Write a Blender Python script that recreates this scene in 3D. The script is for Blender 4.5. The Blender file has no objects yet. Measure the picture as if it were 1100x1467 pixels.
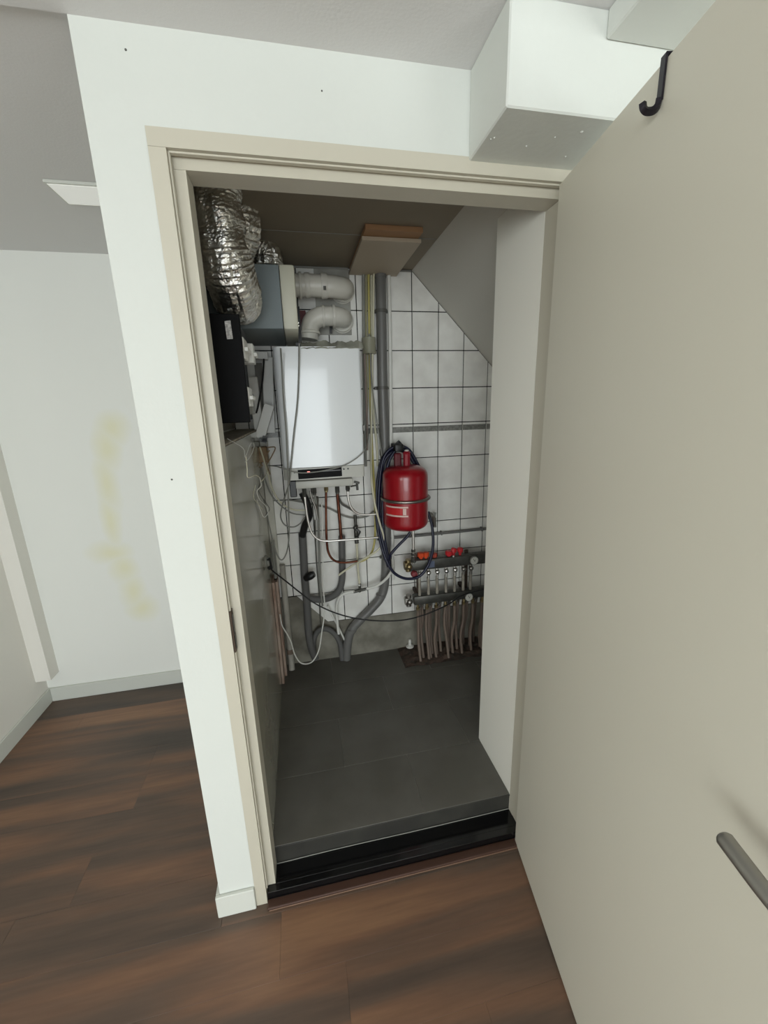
import bpy, bmesh, math, random
from mathutils import Vector, Matrix, noise
random.seed(7)
PI = math.pi
SC = bpy.context.scene
# ---------------------------------------------------------------- camera
CAM = Vector((0.2493, -1.0281, 1.5418)); YAW, PITCH, ROLL, FPX = 0.1977, -0.2497, -0.0285, 580.94
FW = Vector((math.sin(YAW)*math.cos(PITCH), math.cos(YAW)*math.cos(PITCH), math.sin(PITCH)))
_r = FW.cross(Vector((0, 0, 1))).normalized(); _u = _r.cross(FW)
RT = _r*math.cos(ROLL) + _u*math.sin(ROLL); UP = -_r*math.sin(ROLL) + _u*math.cos(ROLL)
cd = bpy.data.cameras.new('camera'); cam = bpy.data.objects.new('camera', cd); SC.collection.objects.link(cam)
cd.sensor_fit = 'VERTICAL'; cd.sensor_height = 36.0; cd.lens = FPX/1467*36.0; cd.clip_start = 0.02
Mx = Matrix((RT, UP, -FW)).transposed().to_4x4(); Mx.translation = CAM; cam.matrix_world = Mx
SC.camera = cam
# ---------------------------------------------------------------- world, lights, exposure
w = bpy.data.worlds.new('world'); SC.world = w; w.use_nodes = True
w.node_tree.nodes['Background'].inputs[0].default_value = (0.80, 0.90, 1.0, 1)
w.node_tree.nodes['Background'].inputs[1].default_value = 1.0
def area(name, loc, rot, sx, sy, power, col):
    l = bpy.data.lights.new(name, 'AREA'); l.shape = 'RECTANGLE'; l.size = sx; l.size_y = sy; l.energy = power; l.color = col
    o = bpy.data.objects.new(name, l); o.location = loc; o.rotation_euler = rot; SC.collection.objects.link(o); return o
area('window_daylight', (-.35, -5.06, 1.20), (PI/2, 0, 0), 2.6, 2.1, 108, (0.92, 0.985, 1.0))
area('left_fill_light', (-2.78, -3.35, 1.45), (PI/2, 0, -PI/2), 2.6, 1.4, 76, (0.94, 0.99, 1.0))  # added fill from the left for door and side panel; no window here
area('right_fill_light', (2.48, -3.2, 1.45), (PI/2, 0, PI/2), 2.4, 1.4, 52, (0.94, 0.99, 1.0))  # invented fill lifting the left room wall; the wall behind has no opening
SC.view_settings.view_transform = 'Standard'; SC.view_settings.look = 'None'
SC.view_settings.gamma = 1; SC.view_settings.use_curve_mapping = False
SC.view_settings.exposure = 0.0

# ---------------------------------------------------------------- measuring helpers (survey of the real positions)
def ray(px, py): return FW + RT*((px-550)/FPX) - UP*((py-733.5)/FPX)
def AY(px, py, y): d = ray(px, py); return CAM + d*((y-CAM.y)/d.y)
def AX(px, py, x): d = ray(px, py); return CAM + d*((x-CAM.x)/d.x)
def AZ(px, py, z): d = ray(px, py); return CAM + d*((z-CAM.z)/d.z)

# ---------------------------------------------------------------- materials
def srgb(h):
    v = [int(h[i:i+2], 16)/255 for i in (0, 2, 4)]
    return tuple(c/12.92 if c <= .04045 else ((c+.055)/1.055)**2.4 for c in v) + (1,)
def mat(name, col, rough=.5, metal=0, var=0.0, vscale=8, col2=None, bump=0.0, bscale=60, coat=0, trans=0, alpha=1, rand=0, spec=.5, stretch=(1, 1, 1)):
    m = bpy.data.materials.new(name); m.use_nodes = True; nt = m.node_tree; N = nt.nodes; L = nt.links
    b = N['Principled BSDF']; c = srgb(col)
    b.inputs['Base Color'].default_value = c; b.inputs['Roughness'].default_value = rough; b.inputs['Metallic'].default_value = metal
    b.inputs['Coat Weight'].default_value = coat; b.inputs['Transmission Weight'].default_value = trans; b.inputs['Alpha'].default_value = alpha
    b.inputs['Specular IOR Level'].default_value = spec
    g = N.new('ShaderNodeNewGeometry'); mp = N.new('ShaderNodeMapping'); mp.inputs['Scale'].default_value = stretch
    L.new(g.outputs['Position'], mp.inputs['Vector'])
    out = None
    if var or col2:
        n = N.new('ShaderNodeTexNoise'); n.inputs['Scale'].default_value = vscale; n.inputs['Detail'].default_value = 5
        L.new(mp.outputs[0], n.inputs['Vector'])
        r = N.new('ShaderNodeValToRGB'); r.color_ramp.elements[0].position = .35; r.color_ramp.elements[1].position = .65
        c2 = srgb(col2) if col2 else tuple(x*(1-var) for x in c[:3]) + (1,)
        r.color_ramp.elements[0].color = c2; r.color_ramp.elements[1].color = c
        L.new(n.outputs['Fac'], r.inputs['Fac']); out = r.outputs['Color']; L.new(out, b.inputs['Base Color'])
    if rand:
        oi = N.new('ShaderNodeObjectInfo'); hs = N.new('ShaderNodeHueSaturation'); ma = N.new('ShaderNodeMapRange')
        ma.inputs['To Min'].default_value = 1-rand; ma.inputs['To Max'].default_value = 1+rand
        L.new(oi.outputs['Random'], ma.inputs['Value']); L.new(ma.outputs[0], hs.inputs['Value'])
        if out: L.new(out, hs.inputs['Color'])
        else: hs.inputs['Color'].default_value = c
        L.new(hs.outputs[0], b.inputs['Base Color'])
    if bump:
        n2 = N.new('ShaderNodeTexNoise'); n2.inputs['Scale'].default_value = bscale; n2.inputs['Detail'].default_value = 4
        L.new(mp.outputs[0], n2.inputs['Vector'])
        bp = N.new('ShaderNodeBump'); bp.inputs['Strength'].default_value = bump; bp.inputs['Distance'].default_value = .004
        L.new(n2.outputs['Fac'], bp.inputs['Height']); L.new(bp.outputs[0], b.inputs['Normal'])
    return m
M = dict(
 plaster=mat('plaster_white', 'd4d7d1', .85, bump=.10, bscale=90),
 roomwall=mat('wallpaper_white', 'f0f1eb', .8, bump=.06, bscale=60),
 leftwall=mat('wall_paint_grey', 'eeebe3', .7, bump=.06, bscale=60),
 ceil=mat('ceiling_plaster', 'dfdedd', .9, bump=.12, bscale=160),
 base=mat('baseboard_paint', 'd3d5cd', .5),
 frame=mat('frame_paint', 'c2bdad', .45, bump=.03, bscale=40),
 door=mat('door_paint', 'd3cfc0', .42, bump=.015, bscale=30),
 doorsealing=mat('seal_rubber', 'c9c4b4', .6),
 grout=mat('grout_dark', '171613', .95, spec=.1),
 tile=mat('glazed_tile', 'f0efe9', .36, spec=.35, col2='e4e2dc', vscale=11, bump=.02, bscale=20, rand=.03),
 band=mat('border_grey', '8d8c86', .35, col2='72716b', vscale=90),
 plinth=mat('cement_render', '8f8c80', .9, col2='6f6b60', vscale=9, bump=.5, bscale=40),
 leftgloss=mat('gloss_wall_panel', 'b5b3a6', .13, col2='a8a594', vscale=3, spec=.8),
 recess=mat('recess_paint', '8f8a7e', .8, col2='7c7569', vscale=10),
 sidewall=mat('side_panel_paint', 'f0eee4', .55, bump=.02, bscale=30),
 slope=mat('slope_board', 'c9c7be', .75),
 cceil=mat('closet_ceiling_board', '8e8473', .7, var=.06, vscale=5),
 plate=mat('beige_board', 'b7aa96', .6),
 platewood=mat('raw_wood_edge', 'a57f5c', .7),
 ftile=mat('anthracite_tile', '66645e', .5, col2='5b5952', vscale=6, bump=.05, bscale=50, rand=.06),
 fgrout=mat('floor_grout', '94918a', .8),
 sill=mat('black_stone', '0e0e0f', .12, spec=.5),
 caulk=mat('caulk', '8d8c86', .7),
 thresh=mat('threshold_brown', '4a3329', .4),
 whitep=mat('white_plastic', 'dcdbd4', .35),
 cream=mat('cream_plastic', 'cfcdbb', .45),
 bluegrey=mat('blue_grey_sheet', '7a8487', .5),
 enamel=mat('white_enamel', 'e6e9ea', .15, coat=.3, bump=.02, bscale=6),
 greyplast=mat('light_grey_plastic', 'bcbbb3', .4),
 black=mat('black_plastic', '121214', .4),
 blacksat=mat('black_box_paint', '0b0b0d', .6, spec=.15),
 led=None,
 paper=mat('sticker_paper', 'dcdad6', .6, col2='9d9b98', vscale=160),
 pvcg=mat('grey_pvc', '6d6c69', .4),
 pvcdark=mat('insulation_grey', '5e5d5b', .7, bump=.2, bscale=60),
 pvcw=mat('pvc_white', 'd6d3c9', .35),
 chrome=mat('chrome', 'e4e2dd', .28, 1),
 steel=mat('dull_steel', '9b9892', .38, 1),
 dksteel=mat('manifold_steel', '5b5a55', .42, .6, col2='4a4944', vscale=20),
 copper=mat('aged_copper', '7a4a36', .38, .8, col2='5a3024', vscale=30),
 brass=mat('brass', '9a8a66', .35, .9),
 foil=mat('aluminium_foil', 'eceae4', .3, 1, bump=.8, bscale=120),
 red=mat('red_enamel', '930717', .28, coat=.3, spec=.5),
 redk=mat('red_knob', 'c0252c', .4),
 orangek=mat('orange_knob', 'd24a22', .4),
 label=mat('label_white', 'd8b9b0', .5),
 labelred=mat('label_red', 'c02328', .4),
 blue=mat('blue_hose', '12152f', .42),
 wirew=mat('cable_white', 'dfded7', .45),
 wireg=mat('cable_grey', '86867f', .5),
 wiredk=mat('cable_dark_grey', '56554f', .5),
 wirek=mat('cable_black', '141414', .45),
 wirey=mat('cable_yellow', 'bab06a', .5),
 wireo=mat('cable_olive', '9c987a', .5),
 wirec=mat('cable_cream', 'cfcbb2', .5),
 wireb=mat('cable_brown', '8a7458', .55),
 pex=mat('floor_heating_tube', '74655a', .6),
 pinkb=mat('stained_board', 'b8a597', .8, col2='93786a', vscale=40, stretch=(1, 1, .3)),
 film=mat('plastic_film', 'c4c4b4', .25, trans=.0, alpha=.72, bump=.8, bscale=30),
 hook=mat('dark_hook_metal', '2c2930', .35, .6),
 handle=mat('brushed_aluminium', 'a09e99', .38, .9),
 rust=mat('rusty_steel', '4b3d33', .6, .5),
 gauge=mat('gauge_face', 'cfcdc4', .4),
)
def led_mat():
    m = bpy.data.materials.new('led_glow'); m.use_nodes = True; b = m.node_tree.nodes['Principled BSDF']
    b.inputs['Base Color'].default_value = (.8, .05, .05, 1); b.inputs['Emission Color'].default_value = (1, .35, .3, 1); b.inputs['Emission Strength'].default_value = 1.5
    return m
M['led'] = led_mat()
M['lamp'] = mat('pale_panel_glow', 'e8e8e2', .5)
M['lamp'].node_tree.nodes['Principled BSDF'].inputs['Emission Color'].default_value = (.95, .97, .92, 1)
M['lamp'].node_tree.nodes['Principled BSDF'].inputs['Emission Strength'].default_value = .28  # weak emission for the face of the pale ceiling panel

def stain_wall():
    """white back wall with the yellowish old stain seen on it"""
    m = M['roomwall']; nt = m.node_tree; N = nt.nodes; L = nt.links; b = N['Principled BSDF']
    g = N.new('ShaderNodeNewGeometry')
    nz = N.new('ShaderNodeTexNoise'); nz.inputs['Scale'].default_value = 5; L.new(g.outputs['Position'], nz.inputs['Vector'])
    cen = N.new('ShaderNodeVectorMath'); cen.operation = 'SUBTRACT'; cen.inputs[1].default_value = (.5, .5, .5); L.new(nz.outputs['Color'], cen.inputs[0])
    sc_ = N.new('ShaderNodeVectorMath'); sc_.operation = 'SCALE'; sc_.inputs['Scale'].default_value = .06; L.new(cen.outputs[0], sc_.inputs[0])
    ad = N.new('ShaderNodeVectorMath'); ad.operation = 'ADD'; L.new(g.outputs['Position'], ad.inputs[0]); L.new(sc_.outputs[0], ad.inputs[1])
    prev = None
    for (px, py, rx, rz) in ((160, 612, .06, .06), (152, 640, .045, .10), (155, 690, .04, .12), (158, 745, .035, .12), (158, 790, .08, .05), (175, 815, .055, .08), (190, 850, .05, .08), (205, 872, .065, .06)):
        p = AY(px, py, 1.273)
        sb = N.new('ShaderNodeVectorMath'); sb.operation = 'SUBTRACT'; sb.inputs[1].default_value = (p.x, 1.273, p.z); L.new(ad.outputs[0], sb.inputs[0])
        ml = N.new('ShaderNodeVectorMath'); ml.operation = 'MULTIPLY'; ml.inputs[1].default_value = (1/rx, 0, 1/rz); L.new(sb.outputs[0], ml.inputs[0])
        ln = N.new('ShaderNodeVectorMath'); ln.operation = 'LENGTH'; L.new(ml.outputs[0], ln.inputs[0])
        mr = N.new('ShaderNodeMapRange'); mr.inputs['From Min'].default_value = 1.6; mr.inputs['From Max'].default_value = .2; mr.clamp = True
        L.new(ln.outputs['Value'], mr.inputs['Value'])
        if prev is None: prev = mr.outputs[0]
        else:
            mx = N.new('ShaderNodeMath'); mx.operation = 'MAXIMUM'; L.new(prev, mx.inputs[0]); L.new(mr.outputs[0], mx.inputs[1]); prev = mx.outputs[0]
    mix = N.new('ShaderNodeMix'); mix.data_type = 'RGBA'; mix.inputs[6].default_value = srgb('f0f1eb'); mix.inputs[7].default_value = srgb('eceacf')
    L.new(prev, mix.inputs[0]); L.new(mix.outputs[2], b.inputs['Base Color'])
stain_wall()

def plank_mat():
    m = bpy.data.materials.new('dark_wood_plank'); m.use_nodes = True; nt = m.node_tree; N = nt.nodes; L = nt.links; b = N['Principled BSDF']
    g = N.new('ShaderNodeNewGeometry'); oi = N.new('ShaderNodeObjectInfo')
    off = N.new('ShaderNodeVectorMath'); off.operation = 'SCALE'; off.inputs[0].default_value = (0, .10, 0)
    L.new(oi.outputs['Random'], off.inputs['Scale'])
    ad = N.new('ShaderNodeVectorMath'); L.new(g.outputs['Position'], ad.inputs[0]); L.new(off.outputs[0], ad.inputs[1])
    mp = N.new('ShaderNodeMapping'); mp.inputs['Scale'].default_value = (.65, 6.5, 1); L.new(ad.outputs[0], mp.inputs[0])
    n = N.new('ShaderNodeTexNoise'); n.inputs['Scale'].default_value = 1.0; n.inputs['Detail'].default_value = 3; n.inputs['Distortion'].default_value = .25
    L.new(mp.outputs[0], n.inputs['Vector'])
    r = N.new('ShaderNodeValToRGB'); e = r.color_ramp.elements
    e[0].position = .33; e[0].color = srgb('4b413a'); e[1].position = .68; e[1].color = srgb('8f6c52')
    x = e.new(.47); x.color = srgb('625044'); x = e.new(.56); x.color = srgb('785a47')
    L.new(n.outputs['Fac'], r.inputs[0])
    mp2 = N.new('ShaderNodeMapping'); mp2.inputs['Scale'].default_value = (6, 70, 1); L.new(g.outputs['Position'], mp2.inputs[0])
    n2 = N.new('ShaderNodeTexNoise'); n2.inputs['Scale'].default_value = 1.5; n2.inputs['Detail'].default_value = 6; L.new(mp2.outputs[0], n2.inputs['Vector'])
    mr = N.new('ShaderNodeMapRange'); mr.inputs['To Min'].default_value = .78; mr.inputs['To Max'].default_value = 1.22; L.new(n2.outputs['Fac'], mr.inputs[0])
    hs = N.new('ShaderNodeHueSaturation'); L.new(r.outputs[0], hs.inputs['Color']); L.new(mr.outputs[0], hs.inputs['Value'])
    L.new(hs.outputs[0], b.inputs['Base Color']); b.inputs['Roughness'].default_value = .42
    bp = N.new('ShaderNodeBump'); bp.inputs['Strength'].default_value = .12; bp.inputs['Distance'].default_value = .002
    L.new(n2.outputs['Fac'], bp.inputs['Height']); L.new(bp.outputs[0], b.inputs['Normal'])
    return m
M['plank'] = plank_mat()

# ---------------------------------------------------------------- object helpers
WO = {}
def empty(name, loc):
    o = bpy.data.objects.new(name, None); SC.collection.objects.link(o); o.location = loc; o.empty_display_size = .02
    WO[o.name] = Vector(loc); return o
def tag(o, label, cat, group=None, kind=None):
    if label: o['label'] = label
    if cat: o['category'] = cat
    if group: o['group'] = group
    if kind: o['kind'] = kind
    return o
def thing(name, label, cat, loc, group=None): return tag(empty(name, loc), label, cat, group)
def obj(name, bm, m, parent=None, smooth=False, label=None):
    me = bpy.data.meshes.new(name); bmesh.ops.recalc_face_normals(bm, faces=bm.faces)
    xs = [v.co for v in bm.verts]
    o0 = Vector(((min(v.x for v in xs)+max(v.x for v in xs))/2, (min(v.y for v in xs)+max(v.y for v in xs))/2, min(v.z for v in xs)))
    bmesh.ops.translate(bm, verts=bm.verts, vec=-o0); bm.to_mesh(me); bm.free()
    for ma in (m if isinstance(m, (list, tuple)) else [m]): me.materials.append(ma)
    if smooth:
        for p in me.polygons: p.use_smooth = True
        try: me.set_sharp_from_angle(angle=math.radians(40))
        except Exception: pass
    o = bpy.data.objects.new(name, me); SC.collection.objects.link(o)
    if parent is not None: o.parent = parent; o.location = o0 - WO[parent.name]
    else: o.location = o0
    WO[o.name] = o0
    if label: o['label'] = label
    return o
def struct(name, bm, m, parent=None, smooth=False):
    o = obj(name, bm, m, parent, smooth)
    if parent is None: o['kind'] = 'structure'
    return o
def B(): return bmesh.new()
def box(bm, a, b, bev=0, seg=1):
    x0, y0, z0 = (min(a[i], b[i]) for i in range(3)); x1, y1, z1 = (max(a[i], b[i]) for i in range(3))
    mt = Matrix.Translation(((x0+x1)/2, (y0+y1)/2, (z0+z1)/2)) @ Matrix.Diagonal((x1-x0, y1-y0, z1-z0, 1))
    r = bmesh.ops.create_cube(bm, size=1, matrix=mt)
    if bev:
        es = list({e for v in r['verts'] for e in v.link_edges})
        bmesh.ops.bevel(bm, geom=es, offset=bev, segments=seg, affect='EDGES', profile=.5)
    return bm
def prism(bm, pts, axis, a, b):
    """extrude 2-D polygon along axis from a to b; pts are the other two coords in order"""
    def P(p, t):
        if axis == 1: return (p[0], t, p[1])
        if axis == 0: return (t, p[0], p[1])
        return (p[0], p[1], t)
    v0 = [bm.verts.new(P(p, a)) for p in pts]; v1 = [bm.verts.new(P(p, b)) for p in pts]
    bm.faces.new(v0); bm.faces.new(list(reversed(v1)))
    for i in range(len(pts)):
        j = (i+1) % len(pts); bm.faces.new((v0[i], v1[i], v1[j], v0[j]))
    return bm
def obox(bm, c, ux, uy, uz, hx, hy, hz, bev=0, seg=1):
    """oriented box"""
    ux, uy, uz = (Vector(q).normalized() for q in (ux, uy, uz))
    m3 = Matrix((ux*hx*2, uy*hy*2, uz*hz*2)).transposed().to_4x4(); m3.translation = Vector(c)
    r = bmesh.ops.create_cube(bm, size=1, matrix=m3)
    if bev:
        es = list({e for v in r['verts'] for e in v.link_edges})
        bmesh.ops.bevel(bm, geom=es, offset=bev, segments=seg, affect='EDGES')
    return bm
def bar(bm, p, q, w, t, n=(0, -1, 0), bev=0):
    p, q = Vector(p), Vector(q); d = (q-p); L = d.length; d.normalize(); n = Vector(n); s = d.cross(n).normalized(); n = s.cross(d)
    return obox(bm, (p+q)/2, s, n, d, w/2, t/2, L/2, bev)
def cr(pts, n=6):
    """Catmull-Rom resample"""
    P = [Vector(p) for p in pts]
    if len(P) < 3: return P
    P = [2*P[0]-P[1]] + P + [2*P[-1]-P[-2]]; out = []
    for i in range(1, len(P)-2):
        p0, p1, p2, p3 = P[i-1:i+3]
        for k in range(n):
            t = k/n; out.append(.5*((2*p1)+(-p0+p2)*t+(2*p0-5*p1+4*p2-p3)*t*t+(-p0+3*p1-3*p2+p3)*t**3))
    out.append(P[-2]); return out
def tube(bm, pts, r, seg=10, smooth=True, n=6, rfun=None, caps=True):
    P = cr(pts, n) if smooth else [Vector(p) for p in pts]
    T = [(P[min(i+1, len(P)-1)]-P[max(i-1, 0)]).normalized() for i in range(len(P))]
    a = Vector((0, 1, 0)) if abs(T[0].y) < .9 else Vector((1, 0, 0)); nrm = (a - T[0]*a.dot(T[0])).normalized(); rings = []
    for i, p in enumerate(P):
        nrm = (nrm - T[i]*nrm.dot(T[i])).normalized(); bn = T[i].cross(nrm); ring = []
        for k in range(seg):
            th = 2*PI*k/seg; rr = r if rfun is None else rfun(i, len(P), th)
            ring.append(bm.verts.new(p + nrm*(math.cos(th)*rr) + bn*(math.sin(th)*rr)))
        rings.append(ring)
    for i in range(len(rings)-1):
        for k in range(seg):
            j = (k+1) % seg; bm.faces.new((rings[i][k], rings[i][j], rings[i+1][j], rings[i+1][k]))
    if caps: bm.faces.new(rings[0]); bm.faces.new(rings[-1])
    return bm
def cyl(bm, p, q, r, seg=14, r2=None):
    p, q = Vector(p), Vector(q); r2 = r if r2 is None else r2
    return tube(bm, [p, q], r, seg, smooth=False, rfun=lambda i, n, t: r if i == 0 else r2)
def lathe(bm, c, prof, axis=(0, 0, 1), seg=32):
    c = Vector(c); ax = Vector(axis).normalized(); a = Vector((1, 0, 0)) if abs(ax.x) < .9 else Vector((0, 0, 1))
    u = (a-ax*a.dot(ax)).normalized(); v = ax.cross(u); rings = []
    for (r, h) in prof:
        if r < 1e-6: rings.append([bm.verts.new(c+ax*h)])
        else: rings.append([bm.verts.new(c+ax*h+u*(r*math.cos(2*PI*k/seg))+v*(r*math.sin(2*PI*k/seg))) for k in range(seg)])
    for i in range(len(rings)-1):
        A, C = rings[i], rings[i+1]
        for k in range(seg):
            j = (k+1) % seg
            if len(A) == 1 and len(C) > 1: bm.faces.new((A[0], C[j], C[k]))
            elif len(C) == 1 and len(A) > 1: bm.faces.new((A[k], A[j], C[0]))
            elif len(A) > 1: bm.faces.new((A[k], A[j], C[j], C[k]))
    if len(rings[0]) > 1: bm.faces.new(rings[0])
    if len(rings[-1]) > 1: bm.faces.new(rings[-1])
    return bm
def ball(bm, c, r, sub=2):
    bmesh.ops.create_icosphere(bm, subdivisions=sub, radius=r, matrix=Matrix.Translation(Vector(c))); return bm

# ================================================================ ROOM SHELL
D = 1.130; ZC = 2.25; ZCC = 2.20; FZ = 2.09; ZS = .107
CL = .055            # inner face of the lower left closet wall
WB = 1.273           # far wall of the room
XR = .930            # closet side panel / right jamb
# door wall
bm = B()
box(bm, (-.104, 0, 0), (0, .09, ZC)); box(bm, (0, 0, FZ), (.975, .09, ZC)); box(bm, (.975, 0, 0), (2.5, .09, ZC))
struct('wall_door_side', bm, M['plaster'])
bm = B(); box(bm, (-.104, .09, 0), (-.060, WB, 2.27)); box(bm, (-.060, .09, 0), (CL, D, .10))
struct('wall_closet_outer', bm, M['plaster'])
bm = B(); box(bm, (-.060, .09, .10), (CL, D+.01, 1.455))
struct('wall_closet_left', bm, M['leftgloss'])
bm = B(); box(bm, (-.062, .09, 1.4551), (CL-.001, D, 1.462), .002)
struct('trim_1', bm, mat('plaster_ledge', 'a19a8c', .9, col2='857a68', vscale=20, bump=.4))
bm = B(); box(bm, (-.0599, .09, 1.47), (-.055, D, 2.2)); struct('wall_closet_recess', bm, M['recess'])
# room
bm = B(); box(bm, (-1.35, WB, 0), (-.104, WB+.1, 2.27)); struct('wall_room_far', bm, M['roomwall'])
bm = B(); box(bm, (-1.35, .3, 0), (-1.2304, WB, 2.27)); box(bm, (-1.35, -1.5, 0), (-1.2304, .3, 2.27)); 
bmesh.ops.remove_doubles(bm, verts=bm.verts, dist=.0001)
struct('wall_room_left', bm, M['leftwall'])
bm = B(); box(bm, (-1.2304, 1.195, .175), (-1.158, WB, 2.26)); struct('wall_corner_chase', bm, M['leftwall'])
bm = B(); box(bm, (-2.9, -5.2, 0), (-1.65, -5.1, 2.25)); box(bm, (.95, -5.2, 0), (2.6, -5.1, 2.25)); box(bm, (-1.65, -5.2, 0), (.95, -5.1, .15))
struct('wall_room_rear', bm, M['roomwall'])
bm = B(); box(bm, (2.5, -5.2, 0), (2.6, .09, 2.27)); struct('wall_room_right', bm, M['roomwall'])
bm = B(); box(bm, (-2.9, -5.1, 0), (-2.8, -1.5, 2.27)); box(bm, (-2.8, -1.6, 0), (-1.35, -1.5, 2.27)); struct('wall_room_left_far', bm, M['roomwall'])
bm = B(); box(bm, (-2.9, -5.2, ZC), (2.6, 0, ZC+.12)); box(bm, (-1.35, 0, 2.262), (-.104, WB+.1, ZC+.12)); struct('ceiling', bm, M['ceil'])
# bulkheads by the door
bm = B(); box(bm, (.675, -.176, 2.082), (1.30, -.0001, ZC), .003); struct('trim_2', bm, M['plaster'])
bm = B(); box(bm, (.872, -2.2, 2.203), (1.20, -.176, ZC), .003); struct('trim_3', bm, M['plaster'])
# blemishes on the bulkhead soffit
bm = B()
for (px, py, s) in ((833, 190, .0035), (754, 210, .002), (708, 198, .002), (810, 225, .002), (795, 197, .0015), (703, 200, .0015)):
    p = AZ(px, py, 2.081); lathe(bm, (p.x, p.y, 2.0825), [(0, -.0025), (s, -.001), (s*1.2, 0)], seg=8)
o = obj('paint_specks', bm, M['plaster']); tag(o, 'tiny white paint specks on the underside of the bulkhead above the door frame', 'paint specks', kind='stuff')
# pale ceiling panel in the far part of the room, its face weakly emissive
a = thing('ceiling_panel', 'flat white rectangular panel on the grey ceiling left of the door wall', 'light panel', (-.15, .69, 2.25))
bm = B(); box(bm, (-.47, .625, 2.252), (-.106, .77, 2.2619), .002); obj('panel_frame', bm, M['base'], a)
bm = B(); box(bm, (-.462, .633, 2.2505), (-.112, .762, 2.2525)); obj('panel_face', bm, M['lamp'], a)

# ---------------- floor of the room: planks
FL = struct('floor', box(B(), (-2.9, -5.2, -.08), (2.6, WB+.1, -.004)), M['thresh'])
PW = .164; 
joint = {-1: .265, 0: .079, 2: -.6, 3: -.2, 1: -.75, -2: .62, -3: .1, -4: .5}
k = -29
while True:
    y0 = -.2 + PW*k
    if y0 > WB: break
    y1 = min(y0+PW, WB)
    j0 = joint.get(k, random.uniform(-.6, .6)); xs = [j0 + 1.2*i for i in range(-3, 4)]
    for xa in xs:
        xb = xa + 1.2; a0, b0 = max(xa, -2.8), min(xb, 2.5)
        if b0-a0 < .02: continue
        segs = [(a0, b0)]
        if y0 >= -.01: segs = [(max(a0, -1.2304), min(b0, -.104))]
        elif y0 < -1.6: pass
        else: segs = [(max(a0, -1.2304), b0)]
        for (s0, s1) in segs:
            if s1-s0 < .02: continue
            yy1 = y1
            if y0 < 0 < y1 : 
                # the row that runs under the door wall
                if s1 > -.104: 
                    if s0 < -.104:
                        bm = B(); box(bm, (s0+.0002, y0+.0002, -.004), (-.1046, y1-.0004, 0), .0006); obj('plank', bm, M['plank'], FL)
                        s0 = -.104
                    yy1 = -.0005
            bm = B(); box(bm, (s0+.0002, y0+.0002, -.004), (s1-.0002, yy1-.0002, 0), .0003); obj('plank', bm, M['plank'], FL)
    k += 1
# baseboards
bm = B(); box(bm, (-.116, -.012, 0), (-.0005, -.0003, .083), .002); box(bm, (-.116, -.0003, 0), (-.1043, WB-.012, .083), .0015); struct('baseboard_door_wall', bm, M['base'])
bm = B(); box(bm, (-1.2184, WB-.012, 0), (-.1162, WB-.0003, .083), .002); struct('baseboard_far', bm, M['base'])
bm = B(); box(bm, (-1.230, -1.5, 0), (-1.2186, WB-.0003, .083), .002); struct('baseboard_left', bm, M['base'])

# ================================================================ DOOR FRAME (trim_4) and DOOR
FR = empty('trim_4', (.47, .04, 0)); FR['kind'] = 'structure'
def jamb(x_out, x_reb, x_in, name):
    bm = B()
    box(bm, (x_out, -.003, 0), (x_reb, .0895, FZ-.0335)); e = .00005 if x_in > x_reb else -.00005
    box(bm, (x_reb+e, .026, .0345), (x_in, .0895, 2.0335))
    return obj('jamb', bm, M['frame'], FR)
JL = jamb(.0005, .0335, .0605, 'jamb'); JR = jamb(.9745, .952, .9305, 'jamb')
bm = B(); prism(bm, [(-.003, FZ), (-.003, FZ-.033), (.026, FZ-.033), (.026, 2.034), (.0895, 2.034), (.0895, FZ)], 0, .0005, .9745)
obj('head', bm, M['frame'], FR)
# rubber seal strips in the rebate
bm = B(); box(bm, (.0336, .006, .05), (.0375, .018, FZ-.034), .001); obj('seal_strip', bm, M['doorsealing'], FR)
bm = B(); box(bm, (.034, .006, FZ-.037), (.951, .018, FZ-.0332), .001); obj('seal_strip', bm, M['doorsealing'], FR)
# strike plate on the left jamb
za = AX(332, 868, .036).z; zb = AX(337, 920, .036).z
bm = B(); box(bm, (.0340, .0005, zb-.02), (.0392, .024, za), .0006); obj('strike_plate', bm, M['rust'], FR, label='worn dark strike plate')
bm = B(); box(bm, (.039, .004, za-.065), (.0402, .020, za-.012)); box(bm, (.039, .006, zb-.01), (.0402, .020, zb+.03)); obj('latch_slot', bm, M['black'], FR)

DR = empty('door_1', (.905, -.006, 0)); DR['kind'] = 'structure'
dd = Vector((-.170, -.985, 0)).normalized(); dn = Vector((dd.y, -dd.x, 0)).normalized()   # dn points to the visible side (-x)
if dn.x > 0: dn = -dn
hp = Vector((.9055, -.004, 0)); LW = .90
def DP(s, off, z): return hp + dd*s + dn*off + Vector((0, 0, z))
bm = B(); obox(bm, DP(LW/2, -.020, (2.050+.006)/2), dd, dn, (0, 0, 1), LW/2, .020, (2.050-.006)/2, .0015); obj('door_leaf', bm, M['door'], DR)
for z in (.25, 1.05, 1.85):
    bm = B(); cyl(bm, DP(.002, -.052, z-.045), DP(.002, -.052, z+.045), .007, 12); obj('hinge', bm, M['steel'], DR, True)
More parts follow.
